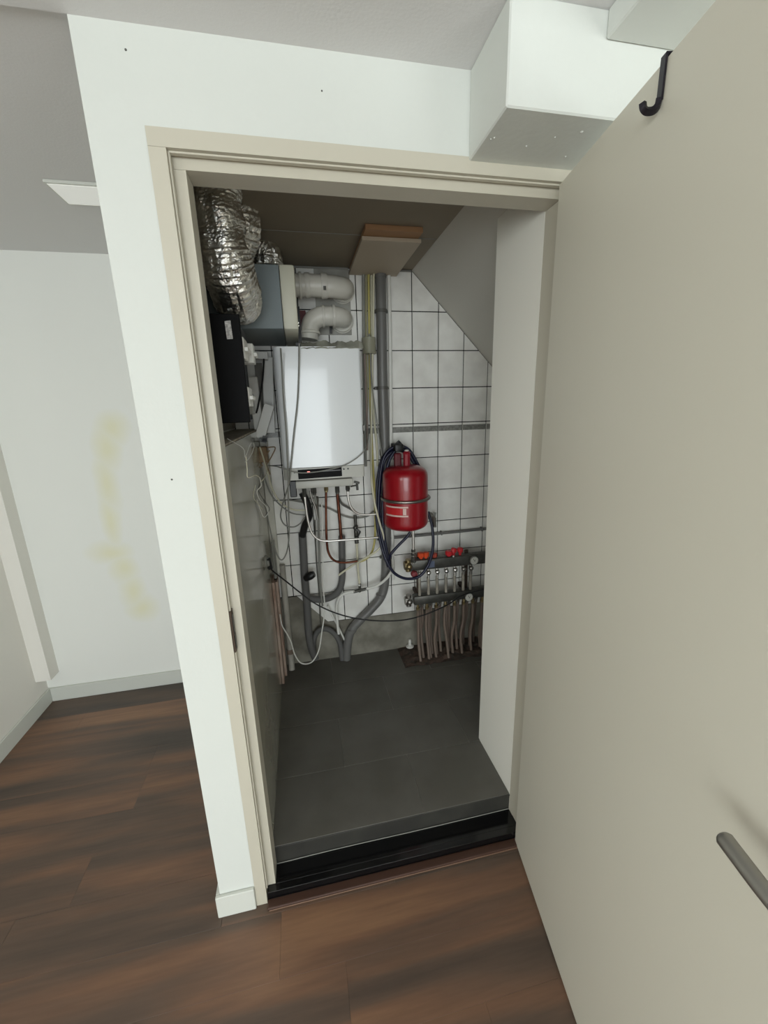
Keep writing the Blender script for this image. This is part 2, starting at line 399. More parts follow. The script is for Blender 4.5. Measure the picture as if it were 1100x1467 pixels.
# lever handle on the visible face
tip = AY(1043, 1216, -.75)
s_tip = (tip-hp).dot(dd)-.022; off_tip = .052; zt = 1.014
for side in (0,):
    bm = B(); obox(bm, DP(s_tip+.135, .003, zt-.03), dd, dn, (0, 0, 1), .019, .003, .11, .003, 2); obj('handle_plate', bm, M['handle'], DR, True)
    bm = B(); tube(bm, [DP(s_tip+.135, .004, zt-.002), DP(s_tip+.135, .035, zt-.002), DP(s_tip+.128, .049, zt-.002), DP(s_tip+.10, .054, zt-.001), DP(s_tip+.06, .056, zt), DP(s_tip+.02, .0545, zt+.001), DP(s_tip, .053, zt+.001)], .0095, 14,
         rfun=lambda i, n, t: .0095*(1 + .12*(i/n)) if i < n-1 else .0085)
    obj('door_handle', bm, M['handle'], DR, True)
# hook hung over the door's top edge
s0 = .362
HK = thing('over_door_hook', 'dark metal hook hung over the top edge of the open door', 'hook', DP(s0, .003, 1.98))
bm = B()
obox(bm, DP(s0, .0025, 2.025), dd, dn, (0, 0, 1), .0065, .0018, .030, .0008)
obox(bm, DP(s0, -.0195, 2.0535), dd, dn, (0, 0, 1), .0065, .0235, .0018, .0008)
obox(bm, DP(s0, -.0425, 2.035), dd, dn, (0, 0, 1), .0065, .0018, .019, .0008)
obj('strap', bm, M['hook'], HK)
bm = B(); tube(bm, [DP(s0, .0035, 1.999), DP(s0, .005, 1.990), DP(s0, .011, 1.984), DP(s0, .021, 1.983), DP(s0, .027, 1.987), DP(s0, .029, 1.994)], .0058, 4); obj('hook_arm', bm, M['hook'], HK)

# ================================================================ CLOSET SHELL
FC = struct('floor_closet', box(B(), (CL, .092, -.004), (1.6, D, .1045)), M['fgrout'])
rows = [(.0895, .3525), (.3545, .6275), (.6295, .889), (.891, D)]
offs = [.595, .33, .60, .33]
for (ya, yb), of in zip(rows, offs):
    xs = [of + .55*i for i in range(-2, 4)]
    for xa in xs:
        a0, b0 = max(xa+.001, CL), min(xa+.549, 1.6)
        if ya < .35: b0 = min(b0, XR-.0005)
        if b0-a0 < .02: continue
        bm = B(); box(bm, (a0, ya, .101), (b0, yb, ZS), .001); obj('tile', bm, M['ftile'], FC)
bm = B(); box(bm, (CL+.006, .0896, .03), (XR, .0915, .101)); box(bm, (CL+.006, .086, .0985), (XR-.0005, .0895, ZS-.001), .001); obj('tile_edge', bm, mat('tile_edge_dark', '3a3934', .5, col2='2f2e2b', vscale=10), FC)
bm = B(); box(bm, (.0345, .003, .0), (.9515, .0255, .034), .001); box(bm, (.061, .0255, 0), (.930, .0895, .034), .0005); struct('trim_5', bm, M['sill'])
bm = B(); tube(bm, [(.062, .0855, .036), (.3, .0862, .0385), (.6, .0857, .037), (.929, .0862, .0385)], .0015, 6); o = struct('trim_6', bm, M['caulk'])
bm = B(); box(bm, (.0345, -.026, 0), (.915, .0025, .009), .003, 2); struct('trim_7', bm, M['thresh'])
bm = B(); box(bm, (.04, -.0285, .0), (.905, -.0262, .0035), .0008); struct('trim_8', bm, mat('threshold_edge', '7c5f4c', .5))

# right side panel, slope, ceiling
SLX, SLZ = .857, ZCC        # where the slope leaves the flat ceiling; 45 degrees down to the right
def slz(x): return SLZ - (x-SLX)*1.01
bm = B(); prism(bm, [(XR, -.004), (1.05, -.004), (1.05, slz(1.05)-.001), (XR, slz(XR)-.001)], 1, .0905, .366); struct('wall_closet_right', bm, M['sidewall'])
bm = B(); prism(bm, [(SLX, SLZ), (SLX, SLZ+.05), (1.7, SLZ+.05), (1.7, slz(1.7))], 1, .0905, D+.05); struct('ceiling_slope', bm, M['slope'])
bm = B(); box(bm, (1.6, .366, -.004), (1.7, D+.05, slz(1.6)-.001)); struct('wall_closet_far_right', bm, M['sidewall'])
bm = B(); box(bm, (-.0595, .0905, ZCC), (SLX, .747, ZCC+.05)); box(bm, (-.0595, .750, ZCC), (SLX, D+.05, ZCC+.05)); box(bm, (-.0595, .74, ZCC+.004), (SLX, .76, ZCC+.05))
struct('ceiling_closet', bm, M['cceil'])

# back wall with individually set tiles
GY = D+.006
WBK = struct('wall_closet_back', prism(B(), [(-.0595, 0), (1.7, 0), (1.7, slz(1.7)-.001), (SLX+.001, ZCC-.0005), (-.0595, ZCC-.0005)], 1, GY, GY+.1), M['grout'])
TW, TH, TX, TZ = .1412, .1851, .8553, 2.0132; G = .0048
def clip(poly, a, b, c):
    """keep a*x+b*z<=c"""
    out = []
    for i in range(len(poly)):
        p, q = poly[i-1], poly[i]; dp, dq = a*p[0]+b*p[1]-c, a*q[0]+b*q[1]-c
        if (dp <= 0) != (dq <= 0): t = dp/(dp-dq); out.append((p[0]+(q[0]-p[0])*t, p[1]+(q[1]-p[1])*t))
        if dq <= 0: out.append(q)
    return out
full = None; bfull = None
for r in range(-1, 9):
    z1 = TZ-TH*(r-0)-G/2 + 0; z0 = z1-TH+G
    for c in range(-7, 6):
        x0 = TX+TW*c+G/2; x1 = x0+TW-G
        poly = [(x0, z0), (x1, z0), (x1, z1), (x0, z1)]
        isfull = True
        if r == -1 : z1c = min(z1, ZCC-.012)
        if x0 < -.055 or x1 > 1.6 or z1 > ZCC or x1+z1/1.01 > SLX+SLZ/1.01-.003:
            poly = clip(poly, 1, 0, 1.6); poly = clip(poly, -1, 0, .055); poly = clip(poly, 0, 1, ZCC-.002); poly = clip(poly, 1.01, 1, SLX*1.01+SLZ-.004); isfull = False
        if r == 8 and x1 < .16: continue
        if r == 8 and x0 < .30: poly = clip(poly, -1, -.9, -.285-.9*.40); isfull = False
        if len(poly) < 3: continue
        xs = [p[0] for p in poly]; zs = [p[1] for p in poly]
        if max(xs)-min(xs) < .006 or max(zs)-min(zs) < .006: continue
        if isfull and full is not None:
            o = full.copy(); SC.collection.objects.link(o); o.location = Vector(((x0+x1)/2, WO[full.name].y, z0)) - WO[WBK.name]
        else:
            bm = B(); prism(bm, poly, 1, D, GY)
            fr = [e for e in bm.edges if all(abs(v.co.y-D) < 1e-6 for v in e.verts)]
            bmesh.ops.bevel(bm, geom=fr, offset=.0015, segments=2, affect='EDGES')
            o = obj('tile', bm, M['tile'], WBK, True)
            if isfull: full = o
        # grey border strip across the row at eye level
        if r == 3 and isfull:
            if bfull is None:
                bm = B(); box(bm, (x0, D-.0025, 1.4145), (x1, D-.0003, 1.4435), .0006); bfull = obj('border_strip', bm, M['band'], WBK)
                bx = WO[bfull.name].x
            else:
                o = bfull.copy(); SC.collection.objects.link(o); o.location = Vector(((x0+x1)/2, WO[bfull.name].y, 1.4145)) - WO[WBK.name]
# rough cement plinth under the tiles
bm = B(); z9 = TZ-TH*9
prism(bm, [(CL, ZS), (1.6, ZS), (1.6, z9-.001+.0), (.345, z9-.001), (.330, z9+.003), (.180, z9+TH-.012), (.170, z9+TH-.004), (CL, z9+TH-.004)], 1, D+.0005, GY)
struct('baseboard_closet_back', bm, M['plinth'])

# ceiling cover board over the pipes, with raw wood edge
CB = thing('cover_board', 'beige board fixed to the closet ceiling where the grey pipe passes through', 'board', (.66, .9, 2.165))
bm = B(); box(bm, (.54, .70, 2.166), (.775, 1.118, 2.180), .0015); obj('board', bm, M['plate'], CB)
bm = B(); box(bm, (.545, .645, 2.181), (.765, 1.118, 2.1995), .001); obj('backing_strip', bm, M['platewood'], CB, label='raw orange-brown wooden backing')
bm = B(); tube(bm, [(-.05, D-.006, ZCC-.006), (.538, D-.006, ZCC-.006)], .005, 6, smooth=False); tube(bm, [(.78, D-.006, ZCC-.006), (.852, D-.006, ZCC-.006)], .005, 6, smooth=False); box(bm, (-.054, .7465, 2.1985), (SLX-.004, .7505, 2.2005)); struct('trim_9', bm, M['caulk'])

# ================================================================ THINGS IN THE CLOSET
GR = {'cable': 'loose cables in the closet', 'wire': 'thin wires on the left', 'hose': 'white hoses near the floor', 'clip': 'small pipe clips', 'trunking': 'white cable trunking left of the boiler', 'nail': 'small marks on the white door wall'}
def one(name, bm, m, label, cat, group=None, smooth=True):
    if group is None and not (name == 'drain_hose' or name == 'drain_arc'): group = GR.get(cat)
    return tag(obj(name, bm, m, None, smooth), label, cat, group)
def path(pts, y=None):
    """list of (px,py[,y]) survey points -> world points"""
    out = []
    for p in pts:
        if len(p) == 3 and p[2] is not None: y = p[2]
        out.append(AY(p[0], p[1], y))
    return out
def gable(pts, r, y): return path(pts, y)

# ---- aluminium foil ducts
def foil_duct(name, pts, r, label, ring=.011, smooth_top=0.0, seed=0, seg=56):
    P = cr(pts, 10); L = sum((P[i+1]-P[i]).length for i in range(len(P)-1)); n = int(L/.0036)
    # even resample
    acc = [0]
    for i in range(len(P)-1): acc.append(acc[-1]+(P[i+1]-P[i]).length)
    Q = []; j = 0
    for k in range(n+1):
        d = L*k/n
        while j < len(acc)-2 and acc[j+1] < d: j += 1
        Q.append(P[j].lerp(P[j+1], (d-acc[j])/max(1e-9, acc[j+1]-acc[j])))
    def rf(i, nn, th):
        s = L*i/nn; f = i/nn; crk = 1.0 if f > smooth_top else .35
        ph = (s/ring + th/(2*PI)*1.0) % 1.0
        ridge = (1-abs(2*ph-1))**2*.0042*(1 if crk == 1 else .3)
        nz = noise.noise(Vector((math.cos(th)*6, math.sin(th)*6, s*60+seed)))*.0045*crk + noise.noise(Vector((math.cos(th)*2+9, math.sin(th)*2, s*14+seed)))*.008
        big = .0
        if crk < 1: big = .004*math.sin(s*75+th)  # loose folds of the taped sleeve
        return r*(1) + ridge + nz + big - (.006 if f < smooth_top else 0)
    D0 = thing(name, label, 'duct', (Q[-1].x, Q[-1].y, min(q.z for q in Q)-r), 'aluminium foil ducts at the upper left')
    bm = B(); tube(bm, Q, r, seg, smooth=False, rfun=rf); 
    rr = random.Random(seed)
    for v in bm.verts: v.co += Vector((rr.uniform(-1, 1), rr.uniform(-1, 1), rr.uniform(-1, 1)))*(.0011 if smooth_top == 0 else .0009)
    o = obj('duct_hose', bm, M['foil'], D0, False)
    t = (Q[-1]-Q[-3]).normalized(); bm = B(); a = Vector((0, 0, 1)); u = (a-t*a.dot(t)).normalized(); v = t.cross(u)
    c = Q[-1]; ringp = [c+u*((r+.002)*math.cos(2*PI*k/32))+v*((r+.002)*math.sin(2*PI*k/32)) for k in range(33)]
    tube(bm, ringp, .0028, 6, smooth=False); obj('clamp_ring', bm, M['chrome'], D0, True)
    return D0
foil_duct('foil_duct', [AY(303, 215, .37), AY(306, 262, .375), AY(313, 320, .38), AY(325, 375, .40), AY(333, 405, .44), AY(339, 423, .52), AY(342, 430, .60), AY(343, 432, .672)], .0740,
          'thick crinkled aluminium duct nearest the door, hanging down onto the side of the blue-grey unit', smooth_top=.42, seed=3)
foil_duct('foil_duct', [AY(332, 225, .62), AY(340, 290, .62), AY(348, 325, .62), AY(338, 365, .66)], .056,
          'narrower aluminium duct behind the thickest one, against the dark ceiling', ring=.013, seed=17, seg=44)
foil_duct('foil_duct', [AY(345, 352, .90), AY(360, 352, .90), AY(372, 356, .90), AY(384, 366, .90), AY(386, 384, .90)], .052,
          'short bent aluminium duct curving onto the top of the blue-grey unit', ring=.012, seed=31, seg=44)

# ---- ventilation unit on the left wall
VX, VY, VZ0, VZ1 = .222, .690, 1.848, 2.068
VU = thing('ventilation_unit', 'blue-grey sheet metal unit with cream front cover, on the left under the foil ducts', 'ventilation unit', (.11, .9, VZ0))
bm = B(); box(bm, (-.055, VY, VZ0), (VX, 1.125, VZ1), .002); obj('casing', bm, M['bluegrey'], VU)
bm = B(); box(bm, (VX+.001, VY-.002, VZ0-.002), (.279, 1.125, VZ1+.002), .008, 2); obj('front_cover', bm, M['cream'], VU, True)
bm = B()
for (x, z) in ((.262, 1.862), (.262, 1.872)): lathe(bm, (x+.0172, .70, z), [(0, .003), (.003, .002), (.0035, 0)], (0, -1, 0), 10)
obj('screw', bm, M['chrome'], VU, True)
# red / dark valve block between unit and the flue
VB = thing('wall_bracket', 'dark upright bracket with a rusty red block right of the cream unit cover', 'bracket', AY(431, 490, 1.0))
bm = B(); bar(bm, AY(426, 440, 1.0), AY(430, 494, 1.0), .016, .03); obj('bracket_bar', bm, M['black'], VB)
bm = B(); bar(bm, AY(432, 446, 1.03), AY(434, 474, 1.03), .035, .04, bev=.003); obj('red_block', bm, mat('dark_red_block', '5e2326', .6, col2='3b1719', vscale=30), VB, label='dull dark red block')
bm = B(); bar(bm, AY(424, 494, .95), AY(440, 494, .95), .012, .04); obj('foot', bm, M['black'], VB)

# ---- PVC flue elbows
def flue(name, pts, r, label, collars, clipat=None):
    t = thing(name, label, 'flue pipe', pts[-1], 'white flue elbows above the boiler')
    bm = B(); tube(bm, pts, r, 28, n=10); obj('pipe', bm, M['pvcw'], t, True)
    for (p, d, w, rr) in collars:
        bm = B(); d = Vector(d).normalized(); p = Vector(p)
        lathe(bm, p-d*(w/2), [(r*.9, 0), (rr, 0), (rr+.0015, w*.2), (rr+.0015, w*.8), (rr, w), (r*.9, w)], d, 28); obj('collar', bm, M['pvcw'], t, True)
    return t
P1 = [AY(421, 409, 1.02), AY(440, 409, 1.02), AY(462, 410, 1.02), AY(476, 411, 1.02), AY(489, 413, 1.035), AY(493, 414, 1.075), AY(493, 415, 1.128)]
r1 = .049
t = flue('flue_pipe', P1, r1*.96, 'upper white plastic flue elbow entering the tiled wall above the boiler',
     [(P1[1], (1, 0, 0), .022, r1*1.03), (AY(430, 409, 1.02), (1, 0, 0), .012, r1*1.08), (AY(464, 410, 1.02), (1, 0, 0), .028, r1*1.06), (AY(490, 415, 1.11), (0, 1, 0), .010, r1*1.12), (AY(490, 416, 1.126), (0, 1, 0), .008, r1*1.2)])
bm = B(); box(bm, *(lambda p: ((p.x-.006, p.y-.055, p.z-.012), (p.x+.006, p.y-.051, p.z+.004)))(AY(464, 416, 1.02))); obj('level_mark', bm, M['wiredk'], t)
P2 = [AY(442, 486, 1.02), AY(443, 474, 1.02), AY(447, 461, 1.02), AY(458, 454, 1.02), AY(472, 453, 1.02), AY(484, 454, 1.03), AY(491, 456, 1.06), AY(492, 457, 1.128)]
r2 = .044
t = flue('flue_pipe', P2, r2*.96, 'lower white plastic flue elbow bending down to the boiler top',
     [(AY(443, 478, 1.02), (0, .1, 1), .012, r2*1.12), (AY(463, 453.5, 1.02), (1, 0, 0), .010, r2*1.05), (AY(478, 453, 1.02), (1, 0, 0), .014, r2*1.07), (AY(490, 459, 1.105), (0, 1, 0), .010, r2*1.15), (AY(490, 460, 1.124), (0, 1, 0), .008, r2*1.25)])
bm = B(); bar(bm, AY(474, 478, 1.09), AY(474, 462, 1.09), .012, .012); obj('support', bm, M['black'], t)
# square wall rosette behind the flues
bm = B(); a, b = AY(449, 384, 1.126), AY(504, 480, 1.126); box(bm, (a.x, 1.1255, b.z), (b.x, 1.1298, a.z), .001)
one('wall_plate', bm, mat('rosette', 'a9a79f', .6, col2='918f86', vscale=12), 'thin pale plate on the tiles behind the two white flue elbows', 'plate', smooth=False)

# ---- boiler
BX0, BX1, BY, BZ0, BZ1 = .168, .5315, .80, 1.243, 1.800
BO = thing('boiler', 'white wall-hung heating boiler with black control strip under the flue elbows', 'boiler', (.35, .95, BZ0))
bm = B(); box(bm, (BX0+.012, BY+.05, BZ0+.004), (BX1-.006, 1.125, BZ1-.004), .004); obj('casing', bm, M['greyplast'], BO)
bm = B()
x0, x1, R_ = BX0, BX1, .028
prof = [(x0, BY+.12)]
for i in range(9): a = PI+PI/2*i/8; prof.append((x0+.034+.034*math.cos(a), BY+.034+.034*math.sin(a)))
prof.append(((x0+x1)/2, BY-.0045))
for i in range(9): a = -PI/2+PI/2*i/8; prof.append((x1-.012+.012*math.cos(a), BY+.012+.012*math.sin(a)))
prof.append((x1, BY+.12))
prism(bm, prof, 2, 1.298, BZ1)
obj('front_cover', bm, M['enamel'], BO, True)
bm = B(); pr2 = [(x, y+.001) for x, y in prof]; prism(bm, pr2, 2, BZ0, 1.2955); obj('lower_trim', bm, M['greyplast'], BO, True)
bm = B(); bar(bm, AY(427, 680, .797), AY(489.5, 675.5, .7945), .040, .010, n=(0, -1, 0)); o = obj('control_panel', bm, M['blacksat'], BO)
bm = B(); bar(bm, AY(429, 677.5, .793), AY(488, 673.2, .790), .004, .002); obj('display_strip', bm, mat('control_strip_grey', '3a3b3c', .3), BO)
p = AY(442, 676.5, .789); bm = B(); box(bm, (p.x-.006, .7885, p.z-.0035), (p.x+.006, .792, p.z+.0035), .001); obj('led', bm, M['led'], BO, label='small lit red lamp')
for (px, py) in ((422, 677), (492.5, 672), (498.5, 671.5)):
    p = AY(px, py, .796); bm = B(); lathe(bm, (p.x, .8005, p.z), [(.0035, 0), (.0035, .006), (0, .006)], (0, -1, 0), 12); obj('screw_hole', bm, M['black'], BO)
bm = B()   # tray / pipe cover under the boiler
a, b = AY(423, 691, .83), AY(505.5, 684, .83); c_, d_ = AY(425, 703, .83), AY(505, 694, .83)
zt_, zb_ = (a.z+b.z)/2, (c_.z+d_.z)/2
box(bm, (a.x, .83, zb_), (b.x, 1.06, zt_), .006, 2); obj('pipe_cover', bm, M['greyplast'], BO, True)
bm = B(); bar(bm, AY(419, 688, .86), AY(421, 711, .86), .030, .05, bev=.003); obj('drain_cup', bm, M['black'], BO, True, label='black plastic drain cup')
for (px, py) in ((436, 706), (450, 703), (467, 699), (483, 702), (498, 698)):
    p = AY(px, py, .93); bm = B(); cyl(bm, (p.x, .93, p.z-.012), (p.x, .93, zb_+.012), .012, 6); cyl(bm, (p.x, .93, p.z-.02), (p.x, .93, p.z+.005), .0085, 12)
    obj('pipe_nut', bm, M['dksteel'] if px != 467 else M['brass'], BO)
t = thing('filling_valve', 'small dark tap sticking out right of the tray under the boiler', 'valve', AY(513, 700, .93))
bm = B(); cyl(bm, AY(502, 697, .93), AY(512, 695, .93), .004, 8); cyl(bm, AY(511, 690, .93), AY(512, 702, .93), .006, 10); obj('body', bm, M['dksteel'], t, True)
bm = B(); bar(bm, AY(507, 690, .925), AY(515, 692, .925), .012, .006, bev=.002); obj('lever', bm, M['wiredk'], t, True)

# plastic film over the boiler top
bm = B(); nx, ny = 22, 8; vs = []
for i in range(nx+1):
    for j in range(ny+1):
        x = .285+(.545-.285)*i/nx; y = .79+(1.05-.79)*j/ny
        z = 1.816 + .018*noise.noise(Vector((x*25, y*25, 1))) + .008*noise.noise(Vector((x*70, y*60, 4)))
        vs.append(bm.verts.new((x, y + .008*noise.noise(Vector((x*40, j, 2))), max(1.803, z+.006) if j else 1.792+.006*noise.noise(Vector((x*50, 0, 7))))))
for i in range(nx):
    for j in range(ny):
        a = i*(ny+1)+j; bm.faces.new((vs[a], vs[a+ny+1], vs[a+ny+2], vs[a+1]))
bmesh.ops.solidify(bm, geom=bm.faces[:], thickness=.0006)
one('plastic_film', bm, M['film'], 'crumpled see-through plastic film lying on top of the white boiler', 'plastic film')
bm = B()
def wr(i, n, th): return (.034+.003*noise.noise(Vector((math.cos(th)*3, math.sin(th)*3, i*.5))))
p0, p1 = AY(528, 484, 1.085), AY(529, 507, 1.085)
tube(bm, [p0.lerp(p1, k/8) for k in range(9)], .034, 24, smooth=False, rfun=wr)
one('tape_wrap', bm, mat('greasy_tape', 'a3a18c', .4, alpha=.75, bump=.6, bscale=40), 'loose grey-beige tape wound round the cable bundle beside the boiler top', 'tape')

# ---- vertical pipes and cables right of the boiler
def pipe(name, pts, r, m, label, cat='pipe', group=None, seg=12, n=6, smooth=True):
    bm = B(); tube(bm, pts, r, seg, n=n, smooth=smooth); return one(name, bm, M[m] if isinstance(m, str) else m, label, cat, group)
GP = thing('drain_pipe', 'thick grey plastic pipe from the ceiling board down behind the red tank to the floor', 'pipe', AY(496, 944, 1.08))
bm = B(); tube(bm, [Vector((AY(545, 386, 1.098).x, 1.098, 2.165))]+path([(545, 400), (546.5, 470), (548, 560), (551, 640), (553, 720), (553, 790), (551, 835), (545, 856), (532, 872), (515, 889), (503, 903), (498, 920), (496, 944)], 1.098), .0255, 20); obj('pipe', bm, M['pvcg'], GP, True)
for (px, py, w) in ((545, 393, .03), (551, 648, .03), (545.5, 853, .02), (504, 902, .02)):
    p = AY(px, py, 1.098); bm = B(); lathe(bm, (p.x, p.y, p.z-w/2), [(.024, 0), (.028, 0), (.028, w), (.024, w)], (0, 0, 1), 20); obj('sleeve', bm, M['pvcg'], GP, True)
for (px, py) in ((547.5, 556), (554, 798), (546, 446)):
    p = AY(px, py, 1.098); bm = B(); lathe(bm, (p.x, p.y, p.z-.008), [(.026, 0), (.0295, 0), (.0295, .016), (.026, .016)], (0, 0, 1), 20)
    box(bm, (p.x-.040, 1.10, p.z-.007), (p.x+.034, 1.112, p.z+.007), .002); box(bm, (p.x-.010, 1.112, p.z-.007), (p.x+.010, 1.1299, p.z+.007)); obj('pipe_clip', bm, M['wiredk'], GP, True)
top = lambda px, y: Vector((AY(px, 388, y).x, y, 2.165))
pipe('conduit', [top(557, 1.108)]+path([(557, 400), (558.5, 480), (559.5, 560), (560, 640), (561, 700), (562, 770), (563, 830)], 1.108), .0095, 'wirew', 'straight white conduit just right of the thick grey vertical pipe', 'conduit')
pipe('conduit', [top(551.5, 1.122)]+path([(552, 450), (554, 540), (556, 600), (557, 660)], 1.122), .004, 'wireg', 'thin grey cable squeezed between the grey pipe and the white conduit', 'cable')
cb = 'cable bundle between the boiler and the grey pipe'
vert = [
 (520.5, 521.5, 523, 1.105, .0075, 'wireg', 'grey tube at the left edge of the cable bundle beside the boiler'),
 (524.5, 525, 524, 1.110, .0050, 'wireo', 'olive cable, second from the left in the bundle beside the boiler'),
 (532, 533, 540, 1.112, .0060, 'wirec', 'cream cable on the right side of the bundle beside the boiler'),
]
for (xa, xm, xb, y, r, m, lab) in vert:
    pipe('cable', [top(xa, y)]+path([(xa, 405), (xm-.5, 470), (xm, 520), (xm+1, 580), (xb, 640), (xb+.5, 668)], y), r, m, lab, 'cable', cb)
pipe('cable', [top(528, 1.10)]+path([(528, 405), (529, 480), (530, 560), (532, 620), (534, 660)], 1.10)+path([(536, 700), (537.5, 740), (537, 770), (533, 790), (524, 801), (511, 806)], 1.03), .0058, 'wirey', 'yellow-green cable that leaves the bundle and curves left under the boiler pipes', 'cable', cb)
pipe('cable', [top(535.5, 1.09)]+path([(535, 405), (534.5, 470), (533, 540), (532, 600), (531.5, 650)], 1.085)+path([(532.5, 690), (537, 722), (543.5, 748), (549, 768), (546, 782), (536, 792), (520, 801)], .985)+path([(508, 808), (496, 816), (485, 824)], 1.04), .0055, 'wirec', 'pale cream cable looping out to the blue hose and back', 'cable', cb)
pipe('cable', path([(529, 478), (532, 540), (538, 590), (545, 640), (549, 665)], 1.06), .0035, 'wireg', 'thin grey cable slanting from the taped bundle across the grey pipe', 'cable')
pipe('cable', path([(522, 500), (524, 560), (526, 610), (526, 645)], 1.09), .006, mat('cable_mauve', '8a7c74', .5), 'brown-grey cable directly beside the boiler casing under the tape', 'cable')
p = AY(524, 614, 1.115); bm = B(); box(bm, (p.x-.016, 1.10, p.z-.012), (p.x+.006, 1.1298, p.z+.020), .002); one('pipe_saddle', bm, M['steel'], 'small metal saddle clip holding the cables at the grey tile border', 'clip')

# ---- red expansion tank
TC = Vector((.7640, .965, 0)); TR = .1165
z_b, z_t = .925, 1.262
ET = thing('expansion_tank', 'glossy red expansion tank strapped to the tiles in front of a blue hose', 'expansion tank', (TC.x, TC.y, z_b))
def tp(z0, z1, hb, ht):
    pr = [(0, z0)]
    for i in range(1, 9): a = PI/2*i/8; pr.append((TR*math.sin(a), z0+hb*(1-math.cos(a))))
    for i in range(0, 9): a = PI/2*i/8; pr.append((TR*math.cos(a), z1-ht+ht*math.sin(a)))
    return pr
bm = B()
pr = []
for i in range(0, 11): a = PI/2*i/10; pr.append((TR*math.sin(a)**.62 if i else 0, z_b+.045*(1-math.cos(a)**.9 if i < 10 else 1)))
zm = 1.093
pr += [(TR, z_b+.06), (TR, zm-.006), (TR+.004, zm-.004), (TR+.004, zm+.004), (TR, zm+.006), (TR, z_t-.062)]
for i in range(1, 11): a = PI/2*i/10; pr.append((TR*math.cos(a)**.62 if i < 10 else 0, z_t-.060+.060*math.sin(a)**.9))
lathe(bm, (TC.x, TC.y, 0), pr, (0, 0, 1), 56); obj('tank_body', bm, M['red'], ET, True)
bm = B(); n = 48; ringp = [Vector((TC.x+(TR+.006)*math.cos(2*PI*k/n), TC.y+(TR+.006)*math.sin(2*PI*k/n), zm)) for k in range(n+1)]
tube(bm, ringp, .0080, 10, smooth=False, caps=False); obj('strap', bm, M['steel'], ET, True, label='silver clamping strap')
bm = B(); box(bm, (TC.x-.02, TC.y+TR, zm-.012), (TC.x+.02, 1.1299, zm+.012)); obj('strap_bracket', bm, M['steel'], ET)
def patch(name, a0, a1, z0, z1, m, off=.0008, lab=None):
    bm = B(); k = 12; vi = []; vo = []
    for i in range(k+1):
        a = math.radians(a0+(a1-a0)*i/k)
        for z in (z0, z1):
            vi.append(bm.verts.new((TC.x+(TR+.0001)*math.sin(a), TC.y-(TR+.0001)*math.cos(a), z))); vo.append(bm.verts.new((TC.x+(TR+off)*math.sin(a), TC.y-(TR+off)*math.cos(a), z)))
    for i in range(k):
        j = 2*i; bm.faces.new((vo[j], vo[j+2], vo[j+3], vo[j+1])); bm.faces.new((vi[j], vi[j+2], vi[j+3], vi[j+1]))
        bm.faces.new((vi[j], vi[j+2], vo[j+2], vo[j])); bm.faces.new((vi[j+1], vi[j+3], vo[j+3], vo[j+1]))
    return obj(name, bm, m, ET, True, label=lab)
patch('label_stripe', -72, -8, 1.062, 1.070, M['label']); patch('label_stripe', -72, -8, 1.017, 1.025, M['label'])
patch('label_field', -70, -22, 1.026, 1.061, M['labelred']); patch('label_mark', -21, -13, 1.027, 1.060, M['label'])
p = AY(582, 660, .965)
bm = B(); lathe(bm, (TC.x+.006, .950, z_t-.006), [(.022, 0), (.022, .004), (.018, .006), (.018, .062), (.021, .068), (.012, .076), (0, .076)], (0, 0, 1), 8); obj('valve_cap', bm, mat('red_valve', '8c1424', .5), ET, label='red plastic valve cap')
bm = B(); box(bm, (TC.x-.055, .955, z_t-.012), (TC.x-.018, .985, z_t+.062), .010, 2); obj('valve_body', bm, mat('dark_red_valve', '5a0f1b', .5), ET)
bm = B(); lathe(bm, (TC.x+.006, .950, z_t+.070), [(.010, 0), (.012, .004), (.006, .008), (0, .008)], (0, 0, 1), 12); obj('bleed_screw', bm, M['whitep'], ET, True)
pb = AY(592, 790, .975); zu_ = (AY(587, 811, .985).z+AY(700, 800, .985).z)/2
bm = B(); cyl(bm, (pb.x, .975, z_b+.012), (pb.x, .975, zu_+.02), .0078, 12); obj('connection_pipe', bm, M['chrome'], ET, True, label='thin chromed connecting pipe')
for z, r in ((zu_+.085, .012), (zu_+.064, .014), (zu_+.044, .012), (zu_+.026, .016)):
    bm = B(); lathe(bm, (pb.x, .975, z), [(r*.8, 0), (r, .002), (r, .014), (r*.8, .016)], (0, 0, 1), 6); obj('coupling_nut', bm, M['dksteel'], ET)

# ---- blue hose
def hose(pts, y, r=.0075): return path(pts, y)
BH = thing('hose_coil', 'dark blue water hose hung in a long coil behind the red tank', 'hose', AY(552, 820, 1.03))
coils = [
 [(585, 648), (572, 641), (560, 644), (548, 656), (542, 680), (539, 715), (540, 750), (547, 785), (556, 808), (566, 822), (582, 829), (600, 826), (613, 810), (620, 785), (619, 755), (613, 733)],
 [(597, 668), (586, 652), (572, 645), (560, 649), (550, 662), (545, 690), (543, 725), (545, 760), (551, 788), (556, 805), (559, 795), (570, 782), (582, 770), (588, 762)],
 [(600, 668), (588, 647), (575, 639), (563, 641), (552, 651), (546, 670), (543, 700), (542, 735), (543, 765), (549, 790), (556, 812)],
 [(593, 664), (583, 648), (570, 644), (561, 653), (555, 668), (550, 695), (548, 730), (549, 760), (553, 785), (558, 808)],
]
def hy(py, i): t = min(1, max(0, (py-700)/110)); return (1.045-.012*i)*(1-t) + (.945+.012*i)*t
for i, c in enumerate(coils):
    bm = B(); tube(bm, [AY(a, b, hy(b, i) if not (i == 1 and a > 556 and b > 760) else 1.0) for a, b in c], .0078, 12); obj('hose_turn', bm, M['blue'], BH, True)
